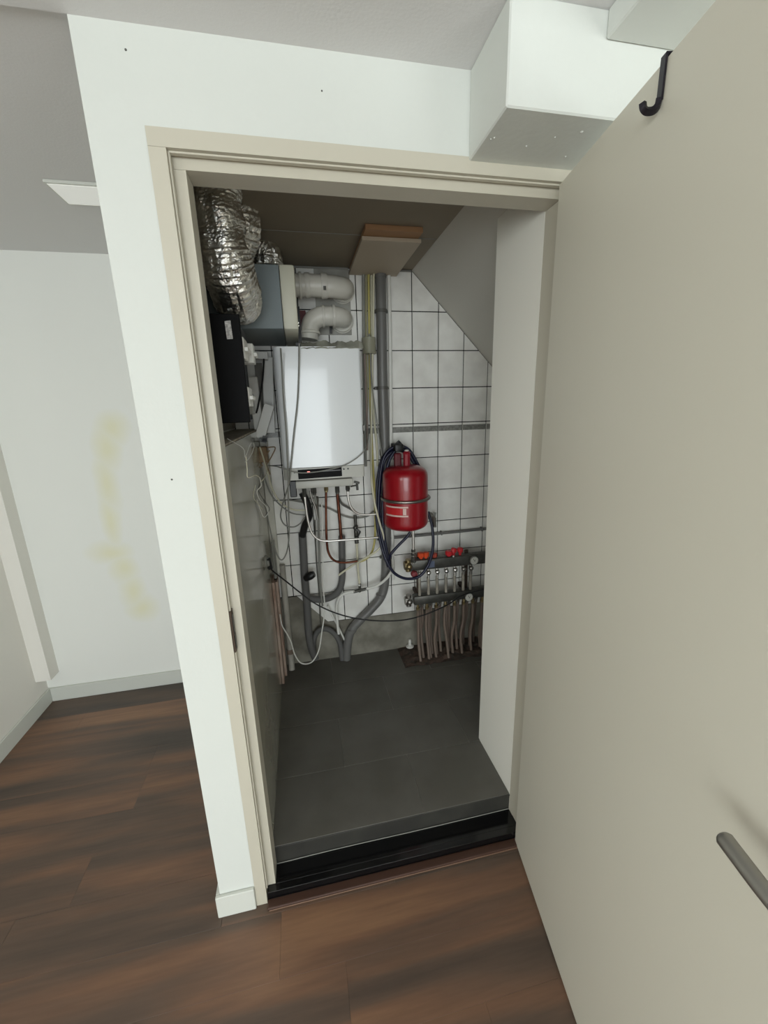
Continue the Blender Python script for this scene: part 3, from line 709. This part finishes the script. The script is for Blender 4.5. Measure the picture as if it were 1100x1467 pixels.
bm = B(); p = AY(569, 641, 1.02); box(bm, (p.x-.022, .972, p.z-.018), (p.x+.022, 1.075, p.z+.020), .006, 2); bar(bm, (p.x-.02, 1.0, p.z+.012), (p.x+.008, 1.0, p.z+.033), .012, .01); bar(bm, (p.x+.004, 1.0, p.z+.03), (p.x+.03, 1.0, p.z+.0), .012, .01)
box(bm, (p.x-.008, 1.07, p.z-.01), (p.x+.008, 1.1299, p.z+.01)); obj('hose_hook', bm, M['wirek'], BH, True, label='black hook and tie holding the coil')
WT = thing('wall_tap', 'metal wall tap right of the red tank where the blue hose starts', 'tap', AY(617, 745, 1.11))
p = AY(617, 740, 1.11)
bm = B(); cyl(bm, (p.x, 1.1295, p.z), (p.x, 1.05, p.z), .013, 12); lathe(bm, (p.x, 1.1295, p.z), [(.022, 0), (.020, .004), (.013, .006)], (0, -1, 0), 16); cyl(bm, (p.x, 1.06, p.z+.01), (p.x-.004, 1.03, p.z-.04), .011, 12); obj('tap_body', bm, M['steel'], WT, True)
bm = B(); bar(bm, (p.x+.002, 1.055, p.z+.010), (p.x+.008, 1.055, p.z+.038), .014, .008, bev=.003); obj('tap_lever', bm, M['wireg'], WT, True)

# ---- horizontal wall pipe
pipe('gas_pipe', path([(540, 772), (600, 767), (650, 762), (700, 757), (745, 753)], 1.112), .0085, M['pvcg'], 'thin grey level pipe on the tiles from behind the red tank to the right wall', 'pipe')
for (px, py) in ((632, 763.5), (690, 758)):
    p = AY(px, py, 1.112); bm = B(); box(bm, (p.x-.004, 1.100, p.z-.011), (p.x+.004, 1.1298, p.z+.011), .001)
    one('pipe_saddle', bm, M['pvcg'], ('grey clip on the level wall pipe nearest the red tank' if px < 650 else 'grey clip on the level wall pipe above the right gauge'), 'clip')

# ---- floor heating manifold
MY = .985
MF = thing('heating_manifold', 'floor heating manifold with red knobs, two gauges and a row of tubes on the right', 'manifold', AY(640, 880, MY))
ua, ub = AY(587, 811, MY), AY(700, 800, MY); la, lb = AY(592, 862, MY), AY(697, 850, MY)
zu, zl = (ua.z+ub.z)/2, (la.z+lb.z)/2 + .004
XM1 = 1.36
bm = B(); box(bm, (ua.x+.004, MY-.004, zu-.030), (XM1, MY+.048, zu+.030), .007, 2); obj('upper_bar', bm, M['dksteel'], MF, True)
bm = B(); box(bm, (la.x+.004, MY-.004, zl-.026), (XM1, MY+.048, zl+.026), .007, 2); obj('lower_bar', bm, M['dksteel'], MF, True)
for (px, w) in ((599, .016), (667, .022)):
    p = AY(px, 830, MY+.05); bm = B(); box(bm, (p.x-w/2, MY+.049, zl-.06), (p.x+w/2, MY+.058, zu+.045), .001); box(bm, (p.x-w/2, MY+.058, zl), (p.x+w/2, 1.1298, zl+.02)); box(bm, (p.x-w/2, MY+.058, zu-.02), (p.x+w/2, 1.1298, zu)); obj('bracket', bm, M['rust'], MF)
# end valves
for z, nm in ((zu, 1), (zl, 0)):
    bm = B(); x = ua.x-.004
    cyl(bm, (x-.022, MY+.02, z), (x+.012, MY+.02, z), .026, 8); cyl(bm, (x+.0, MY+.02, z-.035), (x+.0, MY+.02, z+.034), .016, 12); ball(bm, (x, MY+.0, z), .018)
    obj('end_valve', bm, M['brass'] if nm else M['steel'], MF, True)
p = AY(593, 822, MY-.01); bm = B(); lathe(bm, (p.x, MY-.016, p.z), [(0, -.014), (.016, -.012), (.019, 0), (.019, .012), (.012, .02)], (0, 1, 0), 12); obj('red_cap', bm, mat('faded_red_cap', '7e3036', .55), MF, label='faded red round cap')
def knob(px, py, m, r=.019, tilt=(0, 0, 1)):
    p = AY(px, py, MY+.02); bm = B(); pr = [(r*.55, -.020), (r*.6, -.012), (r, -.010), (r, .008), (r*.85, .012), (0, .013)]
    lathe(bm, (p.x, MY+.02, p.z), pr, tilt, 10); cyl(bm, (p.x, MY+.02, zu+.025), (p.x, MY+.02, p.z-.008), .007, 8); obj('valve_knob', bm, m, MF, label='orange knob' if m is M['orangek'] else 'red knob')
knob(603, 794.5, M['orangek'], .021); knob(610, 794, M['orangek'], .018); knob(622, 795, mat('dull_orange_knob', 'a84634', .5), .016)
knob(643, 792, M['redk'], .021); knob(650, 788, M['redk'], .016, (.3, 0, 1)); knob(659, 787.5, M['redk'], .016)
bm = B(); p = AY(649.5, 797, MY-.006); ball(bm, (p.x, MY-.006, p.z), .0055); obj('bleed_screw', bm, M['whitep'], MF, True)
p = AY(618, 800, MY-.006); bm = B(); box(bm, (p.x-.018, MY-.0055, zu-.018), (p.x+.018, MY-.004, zu+.020)); obj('type_sticker', bm, mat('blue_grey_sticker', '5b6478', .5), MF)
# valves and tubes between the bars
vx = [601.5, 614.5, 627, 640, 652.5, 665, 675.5]
gen = None
for i, px in enumerate(vx):
    py = 821.5-(px-601)*.105; p = AY(px, py, MY-.004); x = p.x
    bm = B(); cyl(bm, (x, MY+.012, zu-.055), (x, MY+.012, zu-.028), .010, 10); ball(bm, (x, MY+.002, zu-.050), .0145); cyl(bm, (x, MY+.004, zu-.085), (x, MY+.004, zu-.052), .0075, 10)
    v = obj('flow_valve', bm, M['chrome'] if i < 5 else M['steel'], MF, True)
    bm = B(); tube(bm, [(x, MY+.012, zu-.08), (x+.002, MY+.012, zu-.13), (x+.003, MY+.014, zl+.02)], .0085, 10); obj('tube', bm, mat('sleeve_%d' % i, '9e978a', .6, col2='7f7a70', vscale=30) if i == 0 else bpy.data.materials['sleeve_0'], MF, True)
def gauge(px, py):
    p = AY(px, py, MY-.03); bm = B(); lathe(bm, (p.x, MY-.004, p.z), [(.006, 0), (.006, .010), (.022, .012), (.0245, .014), (.0245, .026), (.0225, .0265), (.0225, .024), (0, .024)], (0, -1, 0), 28)
    g = obj('gauge', bm, M['steel'], MF, True)
    bm = B(); lathe(bm, (p.x, MY-.0283, p.z), [(.0222, 0), (.0222, .0008), (0, .0008)], (0, -1, 0), 28); obj('dial', bm, M['gauge'], g)
    bm = B(); yy = MY-.0296; bar(bm, (p.x-.006, yy, p.z+.012), (p.x+.003, yy, p.z-.004), .0022, .0006); bar(bm, (p.x+.003, yy, p.z-.005), (p.x+.008, yy, p.z+.008), .0014, .0006)
    for k in range(9):
        a = math.radians(-130+260*k/8); bar(bm, (p.x+.017*math.sin(a), yy, p.z+.017*math.cos(a)), (p.x+.020*math.sin(a), yy, p.z+.020*math.cos(a)), .0012, .0005)
    obj('needle', bm, M['wirek'], g)
gauge(679.5, 803.5); gauge(672, 856)
# nipples and tubes under the lower bar, down into the floor
random.seed(5)
px0, px1 = 598, 694; nT = 23
for i in range(nT):
    px = px0+(px1-px0)*i/(nT-1); py = 872-(px-598)*.10; x = AY(px, py, MY+.01).x; yy = MY+.004+(0, .022, .040)[i % 3]
    bm = B(); cyl(bm, (x, yy, zl-.060), (x, yy, zl-.024), .009 if i % 2 else .007, 8); lathe(bm, (x, yy, zl-.058), [(.008, 0), (.0115, .001), (.0115, .014), (.008, .016)], (0, 0, 1), 6)
    obj('nipple', bm, M['steel'] if i % 3 else M['brass'], MF)
    xe = x + random.uniform(-.012, .014)+.004; ye = 1.0 - .05*(1-i/nT) + (0, .03, .07)[i % 3] + random.uniform(-.015, .02)
    bm = B(); tube(bm, [(x, yy, zl-.058), (x+random.uniform(-.006, .006), yy+.004, zl-.16), (xe-.006, (yy+ye)/2+.01, .22), (xe, ye, ZS-.001)], .0085, 10); obj('heating_tube', bm, M['pex'], MF, True)
# rough mortar where the tubes enter the floor
bm = B(); vs = []; nx, ny = 26, 8; fx0, fx1, fy0, fy1 = .74, 1.30, .93, 1.129
for i in range(nx+1):
    for j in range(ny+1):
        x = fx0+(fx1-fx0)*i/nx; y = fy0+(fy1-fy0)*j/ny; edge = min(i, nx-i, j+1)/3.0
        vs.append(bm.verts.new((x+.01*noise.noise(Vector((j, 1, 3))), y+.02*noise.noise(Vector((x*12, 0, 5))) if j == 0 else y, ZS+.0006+max(0, min(1, edge)*(.008+.010*noise.noise(Vector((x*30, y*30, 0))))))))
for i in range(nx):
    for j in range(ny):
        a = i*(ny+1)+j; bm.faces.new((vs[a], vs[a+ny+1], vs[a+ny+2], vs[a+1]))
tag(obj('mortar_patch', bm, mat('dark_mortar', '5c4a40', .95, col2='38312a', vscale=30, bump=.6), None), 'rough dark mortar patch where the heating tubes enter the floor', 'mortar')
FP = thing('floor_cap', 'small white plastic cap standing on the floor left of the manifold tubes', 'cap', AZ(587, 928, ZS))
p = AZ(587, 929, ZS); bm = B(); lathe(bm, (p.x, p.y, ZS), [(.018, 0), (.019, .012), (.012, .016)], (0, 0, 1), 18); obj('base', bm, M['wiredk'], FP, True)
bm = B(); lathe(bm, (p.x, p.y, ZS+.014), [(.0245, 0), (.0245, .006), (.010, .014), (.0085, .045), (.006, .050), (0, .050)], (0, 0, 1), 18); obj('cap', bm, M['whitep'], FP, True)

# ---- pipework below the boiler
pipe('insulated_pipe', path([(433, 764), (435, 800), (437, 835), (440, 870), (442, 905), (446, 928), (452, 944)], 1.075), .0205, 'pvcdark', 'thick dark grey pipe going straight down at the left under the boiler', 'pipe', seg=16)
pipe('drain_hose', path([(433, 706, 1.0), (440, 722, 1.0), (443, 738, 1.02), (437, 752, 1.05), (433, 768, 1.07)]), .0185, M['wirek'], 'black bent drain hose from the boiler into the left grey pipe', 'hose', seg=16)
bm = B(); p = AY(442, 826, 1.04); tube(bm, [AY(437, 829, 1.045), AY(444, 825, 1.035), AY(450, 822, 1.03)], .020, 16, rfun=lambda i, n, t: .016+.006*math.sin(PI*(i/(n-1)))); one('pipe_stopper', bm, M['wirek'], 'black stub sticking out of the left grey pipe at half height', 'pipe stub')
pipe('drain_elbow', path([(489.5, 768), (490, 800), (490, 828), (486, 845), (475, 855), (460, 859), (440, 857)], 1.085), .0185, 'pvcdark', 'dark grey pipe bending from below the boiler left into the other grey pipe', 'pipe', seg=16)
pipe('drain_arc', path([(449, 938), (450, 915), (457, 903), (468, 901), (479, 908), (487, 922), (490, 945)], 1.09), .0150, 'pvcdark', 'grey hose arching low over the floor beside the cement plinth', 'hose', seg=14)
ch = 'chromed heating pipes below the boiler'
pipe('heating_pipe', path([(436, 706), (438, 725), (441, 745), (446, 762), (455, 772), (468, 775), (500, 773), (542, 770)], .96), .0058, 'chrome', 'shiny pipe from the far left boiler outlet, running level to the blue hose', 'pipe')
pipe('heating_pipe', path([(498, 700), (499, 715), (503, 727), (511, 735), (522, 737.5), (538, 736.5)], .98), .0058, 'chrome', 'short shiny pipe curving right from the right end of the boiler', 'pipe')
pipe('copper_pipe', path([(467, 701), (467, 740), (468, 775), (471, 793), (479, 803), (492, 806), (512, 804)], 1.02), .0062, 'copper', 'brown copper pipe dropping far down then bending right to the yellow cable', 'pipe')
pipe('copper_pipe', path([(483, 704), (485, 728), (487, 750), (488.5, 772)], 1.06), .0085, 'copper', 'shorter thick copper pipe entering the grey elbow pipe', 'pipe')
pipe('grey_tube', path([(485, 712), (490, 722), (500, 728), (508, 733)], 1.10), .0055, 'wiredk', 'dark tube sagging right behind the shorter copper pipe', 'tube')
pipe('siphon_tube', path([(444, 703), (447, 715), (452, 728), (455, 745)], .97), .0048, 'steel', 'thin grey tube slanting from the boiler underside to the white overflow tube', 'tube')
ST = thing('overflow_tube', 'pair of pale tubes hanging from the boiler middle down to the grey elbow', 'tube', AY(461, 890, 1.06))
bm = B(); tube(bm, path([(450, 704, .97), (452, 715, .98), (455, 728, 1.0), (456, 745, 1.04), (457, 790, 1.07), (459, 840, 1.07), (462, 868, 1.07)]), .0060, 10); obj('tube', bm, M['wireg'], ST, True)
bm = B(); tube(bm, path([(454, 712, .98), (454, 728, 1.0)]), .0085, 12); obj('nozzle', bm, M['steel'], ST, True)
bm = B(); tube(bm, path([(451, 745, 1.09), (453, 800, 1.09), (457, 850, 1.09), (459, 895, 1.09)]), .0035, 8); obj('tube', bm, M['wiredk'], ST, True)
# valve column with tee
VC = thing('stop_valve', 'black lever valve on the short vertical pipe right of the copper pipes', 'valve', AY(511, 790, 1.05))
bm = B(); tube(bm, path([(508.5, 738), (509.5, 756)], 1.06), .0085, 10); tube(bm, path([(509.5, 753), (511, 778)], 1.05), .0115, 12); ball(bm, AY(509, 756, 1.04), .013); ball(bm, AY(511, 771, 1.04), .013); obj('valve_body', bm, M['dksteel'], VC, True)
bm = B(); bar(bm, AY(510, 758, 1.025), AY(516, 762, 1.02), .010, .006, bev=.002); bar(bm, AY(516, 761, 1.02), AY(512, 770, 1.02), .009, .006, bev=.002); obj('lever', bm, M['wirek'], VC)
bm = B(); tube(bm, path([(511, 776), (512, 800), (513, 818), (515, 836)], 1.06), .0062, 10); obj('riser', bm, M['wirec'], VC, True)
TE = thing('tee_fitting', 'small metal tee joining the white hoses left of the grey slanting pipe', 'pipe fitting', AY(515, 848, 1.06))
bm = B(); tube(bm, path([(515, 836), (515.5, 846)], 1.06), .0075, 10); tube(bm, path([(506, 848), (525, 843.5)], 1.06), .0085, 10); ball(bm, AY(515, 846, 1.06), .0115); obj('tee_body', bm, M['dksteel'], TE, True)
for (px, py) in ((507, 847.5), (524, 843.8), (515, 838)):
    bm = B(); ball(bm, AY(px, py, 1.06), .0098, 1); obj('tee_nut', bm, M['chrome'], TE)
pipe('white_hose', path([(506, 847.5, 1.06), (497, 849, 1.06), (488, 854, 1.065), (483, 863, 1.07), (482, 875, 1.075), (483, 890, 1.08), (485, 908, 1.085)]), .0080, 'wirew', 'white hose bending down from the metal tee to the floor hoses', 'hose')
pipe('white_hose', path([(525, 843.5, 1.06), (538, 840, 1.05), (549, 833, 1.04), (558, 823, 1.03), (563, 812, 1.06), (561, 795, 1.10), (558, 782, 1.112)]), .0080, 'wirew', 'white hose rising right from the metal tee to behind the blue hose', 'hose')
pipe('white_hose', path([(469, 868), (476, 882), (485, 899), (494, 918)], 1.095), .0050, 'wirew', 'thin white hose running straight and slanting down onto the grey pipes near the floor', 'hose')
pipe('cable', path([(500, 814), (509, 808)], 1.07)+[AY(517, 802, 1.07)], .0045, 'wirew', 'short loose white strap end above the metal tee', 'strap')

# ---- loose cables
pipe('cable', path([(402, 499, .72), (404, 530, .76), (406, 570, .77), (410, 620, .77), (412.5, 680, .77), (413, 720, .80), (414, 765, .85), (411, 790, .88), (404, 802, .88), (397, 795, .88), (390, 772, .90), (384, 745, .90), (378, 715, .80)]), .0034, 'wireg', 'grey cable hanging down over the left edge of the white boiler into a deep loop', 'cable')
pipe('cable', path([(428.5, 492, .76), (428, 530, .77), (426, 575, .77), (421, 620, .77), (417, 660, .77), (414, 692, .80), (405, 722, .88), (402, 740, .90), (408, 752, .92), (420, 755, .93), (430, 750, .95), (436, 742, .97)]), .0034, 'wireg', 'grey cable crossing the boiler front down to a small loop at lower left', 'cable')
pipe('cable', path([(384, 667, .95), (395, 668, .88), (402, 670, .79), (412, 673, .782), (425, 677, .782), (445, 677, .783), (470, 673, .780), (492, 667, .782), (507, 659, .784), (518, 650, .786), (523, 643, .80), (527, 630, .95), (528, 615, 1.06)]), .0025, 'wireg', 'thin grey wire slung across the bottom of the boiler front', 'wire')
lb_ = [([(372, 640), (382, 672), (390, 700), (402, 720), (420, 730), (438, 731)], .0040, 'wirec', 'upper cable of the two sagging from the brown junction box'),
       ([(370, 650), (379, 685), (388, 708), (402, 724), (418, 735), (437, 738)], .0036, 'wireg', 'lower cable of the two sagging from the brown junction box'),
       ([(413, 716), (425, 718), (445, 722), (470, 728), (490, 738), (505, 742), (525, 740), (536, 732)], .0045, 'wireg', 'grey flexible tube crossing behind all boiler pipes')]
for pts, r, m, lab in lb_: pipe('cable', path(pts, .99 if m == 'wirec' else (1.03 if r < .0037 else 1.11)), r, m, lab, 'cable')
pipe('cable', path([(464, 853, 1.0), (465, 868, 1.0), (464, 885, .99), (461, 905, .98), (457, 930, .96), (449, 946, .95), (440, 951, .95), (430, 949, .95), (422, 937, .96), (417, 920, .97), (411, 908, .98), (404, 896, .99), (401, 880, 1.0)]), .0034, 'wirew', 'white cable hanging in a deep loop near the floor at lower left', 'cable')
pipe('cable', path([(461, 720, 1.0), (462, 780, 1.01), (463, 830, 1.01), (464, 856, 1.0)]), .0030, 'wirew', 'thin white cable hanging straight down in the middle below the boiler', 'cable')
BC = thing('power_cord', 'black cord sagging from the plug on the left wall across to the manifold gauge', 'cord', AX(386, 812, .09))
pts = path([(386, 812, .80), (392, 819, .84), (410, 833, .88), (430, 849, .90), (452, 865, .90), (480, 878, .90), (510, 886, .90), (545, 889.5, .90), (580, 888, .90), (610, 880, .90), (640, 867, .91), (662, 853, .93), (690, 845, .94), (720, 838, .96)])
bm = B(); tube(bm, pts, .0036, 8); obj('cord', bm, M['wirek'], BC, True)
bm = B(); bar(bm, AY(383.5, 800, .79), AY(387.5, 815, .80), .022, .022, bev=.004); obj('plug', bm, M['wirek'], BC, True)
p = AY(380, 805, .80)
bm = B(); lathe(bm, (CL+.0002, .80, p.z), [(.030, 0), (.030, .004), (.024, .007), (.022, .016), (.012, .018), (0, .018)], (1, 0, 0), 20); one('wall_socket', bm, M['wireg'], 'round grey socket on the glossy left wall behind the black plug', 'socket')

# ---- distribution board in the recess on the left
EB = thing('distribution_board', 'black upright distribution board with white sticker at the left beside the door jamb', 'distribution board', (.02, .45, 1.515))
bm = B(); box(bm, (-.0545, .325, 1.516), (.0835, .60, 1.818), .002); obj('cabinet', bm, M['blacksat'], EB)
bm = B(); box(bm, (-.0545, .305, 1.512), (.1055, .3235, 1.818), .002); obj('cabinet_door', bm, M['blacksat'], EB)
a, b = AY(323, 461, .303), AY(332.5, 486, .303)
bm = B(); prism(bm, [(AY(321.5, 460, .303).x, AY(321.5, 460, .303).z), (AY(330, 459, .303).x, AY(330, 459, .303).z), (AY(333.5, 485.5, .303).x, AY(333.5, 485.5, .303).z), (AY(325, 486, .303).x, AY(325, 486, .303).z)], 1, .3035, .3048); obj('sticker', bm, M['paper'], EB, label='white printed sticker')
def breaker(y, z, h, m, x1, n=1):
    bm = B(); box(bm, (.084, y, z), (x1, y+.018, z+h), .002)
    box(bm, (x1-.001, y+.004, z+h*.35), (x1+.010, y+.014, z+h*.55), .001); return obj('circuit_breaker', bm, m, EB)
for i in range(5):
    breaker(.335+.0185*i, 1.700, .062, M['whitep'], .108); breaker(.335+.0185*i, 1.560, .058, M['whitep'], .108)
for i in range(3):
    breaker(.46+.0185*i, 1.70, .062, M['whitep'], .122)
bm = B(); box(bm, (.084, .43, 1.535), (.104, .52, 1.605), .003); obj('terminal_block', bm, M['wireg'], EB)
bm = B(); box(bm, (.084, .33, 1.64), (.092, .42, 1.67), .002); obj('busbar', bm, mat('dark_blue_bar', '1d1c3c', .5), EB)
bm = B(); box(bm, (.084, .38, 1.765), (.098, .50, 1.80), .003); obj('cover_clip', bm, M['black'], EB)
# trunking and panel on the back wall in the corner
bm = B(); p, q = AY(364, 520, 1.12), AY(392, 620, 1.12); box(bm, (p.x, 1.118, q.z), (q.x, 1.1297, p.z), .001); one('backing_panel', bm, mat('grey_panel', '7d7b75', .7, col2='6a6862', vscale=10), 'grey panel on the back wall behind the white trunking, left of the boiler', 'panel', smooth=False)
tr = [((352, 508), (384, 510), .034, .03, 'short level white trunking under the blue-grey unit'),
      ((383, 512), (387, 620), .050, .035, 'upright white trunking beside the boiler'),
      ((362, 540), (372, 622), .042, .03, 'upright white trunking nearer to the black board'),
      ((386, 580), (372, 628), .046, .028, 'slanting white trunking crossing left of the boiler')]
for i, (a, b, w_, t_, lab) in enumerate(tr):
    y = (1.04, 1.09, 1.03, .995)[i]; bm = B(); bar(bm, AY(a[0], a[1], y), AY(b[0], b[1], y), w_, t_, bev=.002); one('cable_trunking', bm, M['whitep'], lab, 'trunking', smooth=False)
bm = B(); tube(bm, path([(378, 514, 1.0), (376, 545, 1.0), (370, 580, 1.0), (367, 592, 1.0)]), .004, 8); one('wire', bm, M['wirek'], 'dark wire curving down between the white trunkings', 'wire')
bm = B(); bar(bm, AY(380, 625, .96), AY(378, 634, .96), .022, .02); bar(bm, AY(372, 630, .96), AY(382, 630, .96), .018, .02); one('wire_clamp', bm, M['wirek'], 'small black clamp at the foot of the slanting white trunking', 'clamp', smooth=False)
# brown junction mess
JB = thing('junction_box', 'brown stained junction box with frayed wires at the left of the boiler foot', 'junction box', AY(378, 662, 1.0))
bm = B(); bar(bm, AY(373, 640, 1.02), AY(376, 662, 1.02), .060, .04, bev=.004); obj('box', bm, mat('stained_box', '9a8469', .8, col2='7c6448', vscale=18), JB)
for pts in ([(383, 641), (394, 641), (390, 652), (383, 664)], [(365, 640), (356, 650), (362, 661), (371, 668)], [(362, 658), (368, 664), (374, 670)], [(367, 655), (372, 662), (376, 668)], [(360, 645), (364, 655), (368, 672)], [(386, 645), (380, 655), (383, 668), (387, 680)]):
    bm = B(); tube(bm, path(pts, .98), .0032, 6); obj('wire', bm, M['wireb'], JB, True)
# tangled thin wires on the left wall
tw = [
 ([(343, 628, .11), (348, 642, .12), (351, 655, .12), (357, 640, .13), (361, 634, .14), (364, 640, .15), (358, 655, .14), (351, 662, .13)], .0009, 'wireg', 'grey wire knotted below the ledge near the door jamb'),
 ([(352, 652, .13), (354, 672, .14), (355, 684, .14), (366, 681, .2), (372, 684, .28)], .0009, 'wirec', 'thin cream wire making a square bend on the left wall'),
 ([(372, 684, .60), (374, 696, .62), (368, 704, .60), (372, 716, .62), (380, 724, .68), (384, 734, .7), (378, 741, .7), (372, 728, .66), (368, 716, .62)], .0016, 'wirew', 'white wire knot halfway down on the left wall'),
 ([(375, 690, .62), (370, 700, .62), (375, 712, .66), (382, 722, .7), (386, 730, .7), (380, 738, .7)], .0014, 'wiredk', 'dark grey wire in the knot halfway down on the left wall'),
 ([(366, 695, .58), (363, 712, .58), (370, 722, .62), (376, 730, .66)], .0012, 'wirec', 'cream wire left of the white wire knot'),
 ([(374, 690, .62), (379, 684, .66), (383, 672, .8), (382, 662, .95)], .0014, 'wirec', 'cream wire rising from the white wire knot to the brown junction box')]
for pts, r, m, lab in tw:
    ps = []
    for (px, py, y) in pts:
        p = AY(px, py, y); p.x = max(p.x, CL+.006)
        # keep the sight line: slide along the ray until it clears the wall
        if AY(px, py, y).x < CL+.006: p = AX(px, py, CL+.006)
        if p.y < .12: p = Vector((CL+.008, .12, p.z))
        ps.append(p)
    pipe('wire', ps, r, m, lab, 'wire')
# corner filler, stained board and white pipe at the left
bm = B(); p = AY(382, 700, 1.1); box(bm, (CL+.001, 1.080, .70), (.092, 1.1297, 1.40), .002); one('corner_trunking', bm, mat('corner_white', 'd2d0c5', .6, col2='c4c2b7', vscale=12), 'pale upright strip filling the back left corner below the junction box', 'strip', smooth=False)
CBD = thing('conduit_board', 'pinkish stained upright board on the left wall near the back corner', 'board', (.075, 1.02, ZS))
bm = B(); box(bm, (CL+.001, .955, ZS+.001), (CL+.014, 1.075, .70), .001); box(bm, (CL+.014, 1.02, ZS+.001), (CL+.026, 1.075, .69), .001); obj('board', bm, M['pinkb'], CBD)
bm = B(); cyl(bm, (CL+.018, 1.005, .705), (CL+.018, 1.005, .90), .007, 10); cyl(bm, (CL+.022, 1.04, .695), (CL+.022, 1.04, .90), .006, 10); obj('conduit_stub', bm, M['wireg'], CBD, True)
bm = B(); box(bm, (CL+.010, .985, .69), (CL+.026, 1.072, .703), .002); obj('top_clip', bm, M['rust'], CBD)
WP = thing('waste_pipe', 'white upright pipe in the back left corner, its foot bent into the floor', 'pipe', (.105, 1.09, ZS))
bm = B(); tube(bm, [(.105, 1.095, .74), (.105, 1.095, .5), (.105, 1.095, .25), (.106, 1.088, .17), (.107, 1.07, ZS+.001)], .0165, 16); obj('pipe', bm, mat('old_white_pipe', 'aeaaa0', .5, col2='9a968c', vscale=14), WP, True)
bm = B(); lathe(bm, (.105, 1.095, .20), [(.0165, 0), (.0195, .001), (.0195, .028), (.0165, .03)], (0, 0, 1), 16); obj('socket', bm, mat('old_pipe_socket', '7c6c5f', .7), WP, True)
# grey dry smears and small nails on the white door wall
for (px, py, s, lab) in ((180, 71, .0022, 'small dark nail hole high on the white wall above the door frame corner'), (246, 687, .0024, 'small dark screw hole on the white wall left of the door frame'), (461, 130, .0018, 'tiny dark nail hole on the white wall above the middle of the door')):
    p = AY(px, py, -.0005); bm = B(); lathe(bm, (p.x, -.0002, p.z), [(s, 0), (s*.8, .001), (0, .0012)], (0, -1, 0), 8); one('nail_hole', bm, M['wiredk'], lab, 'nail', smooth=False)
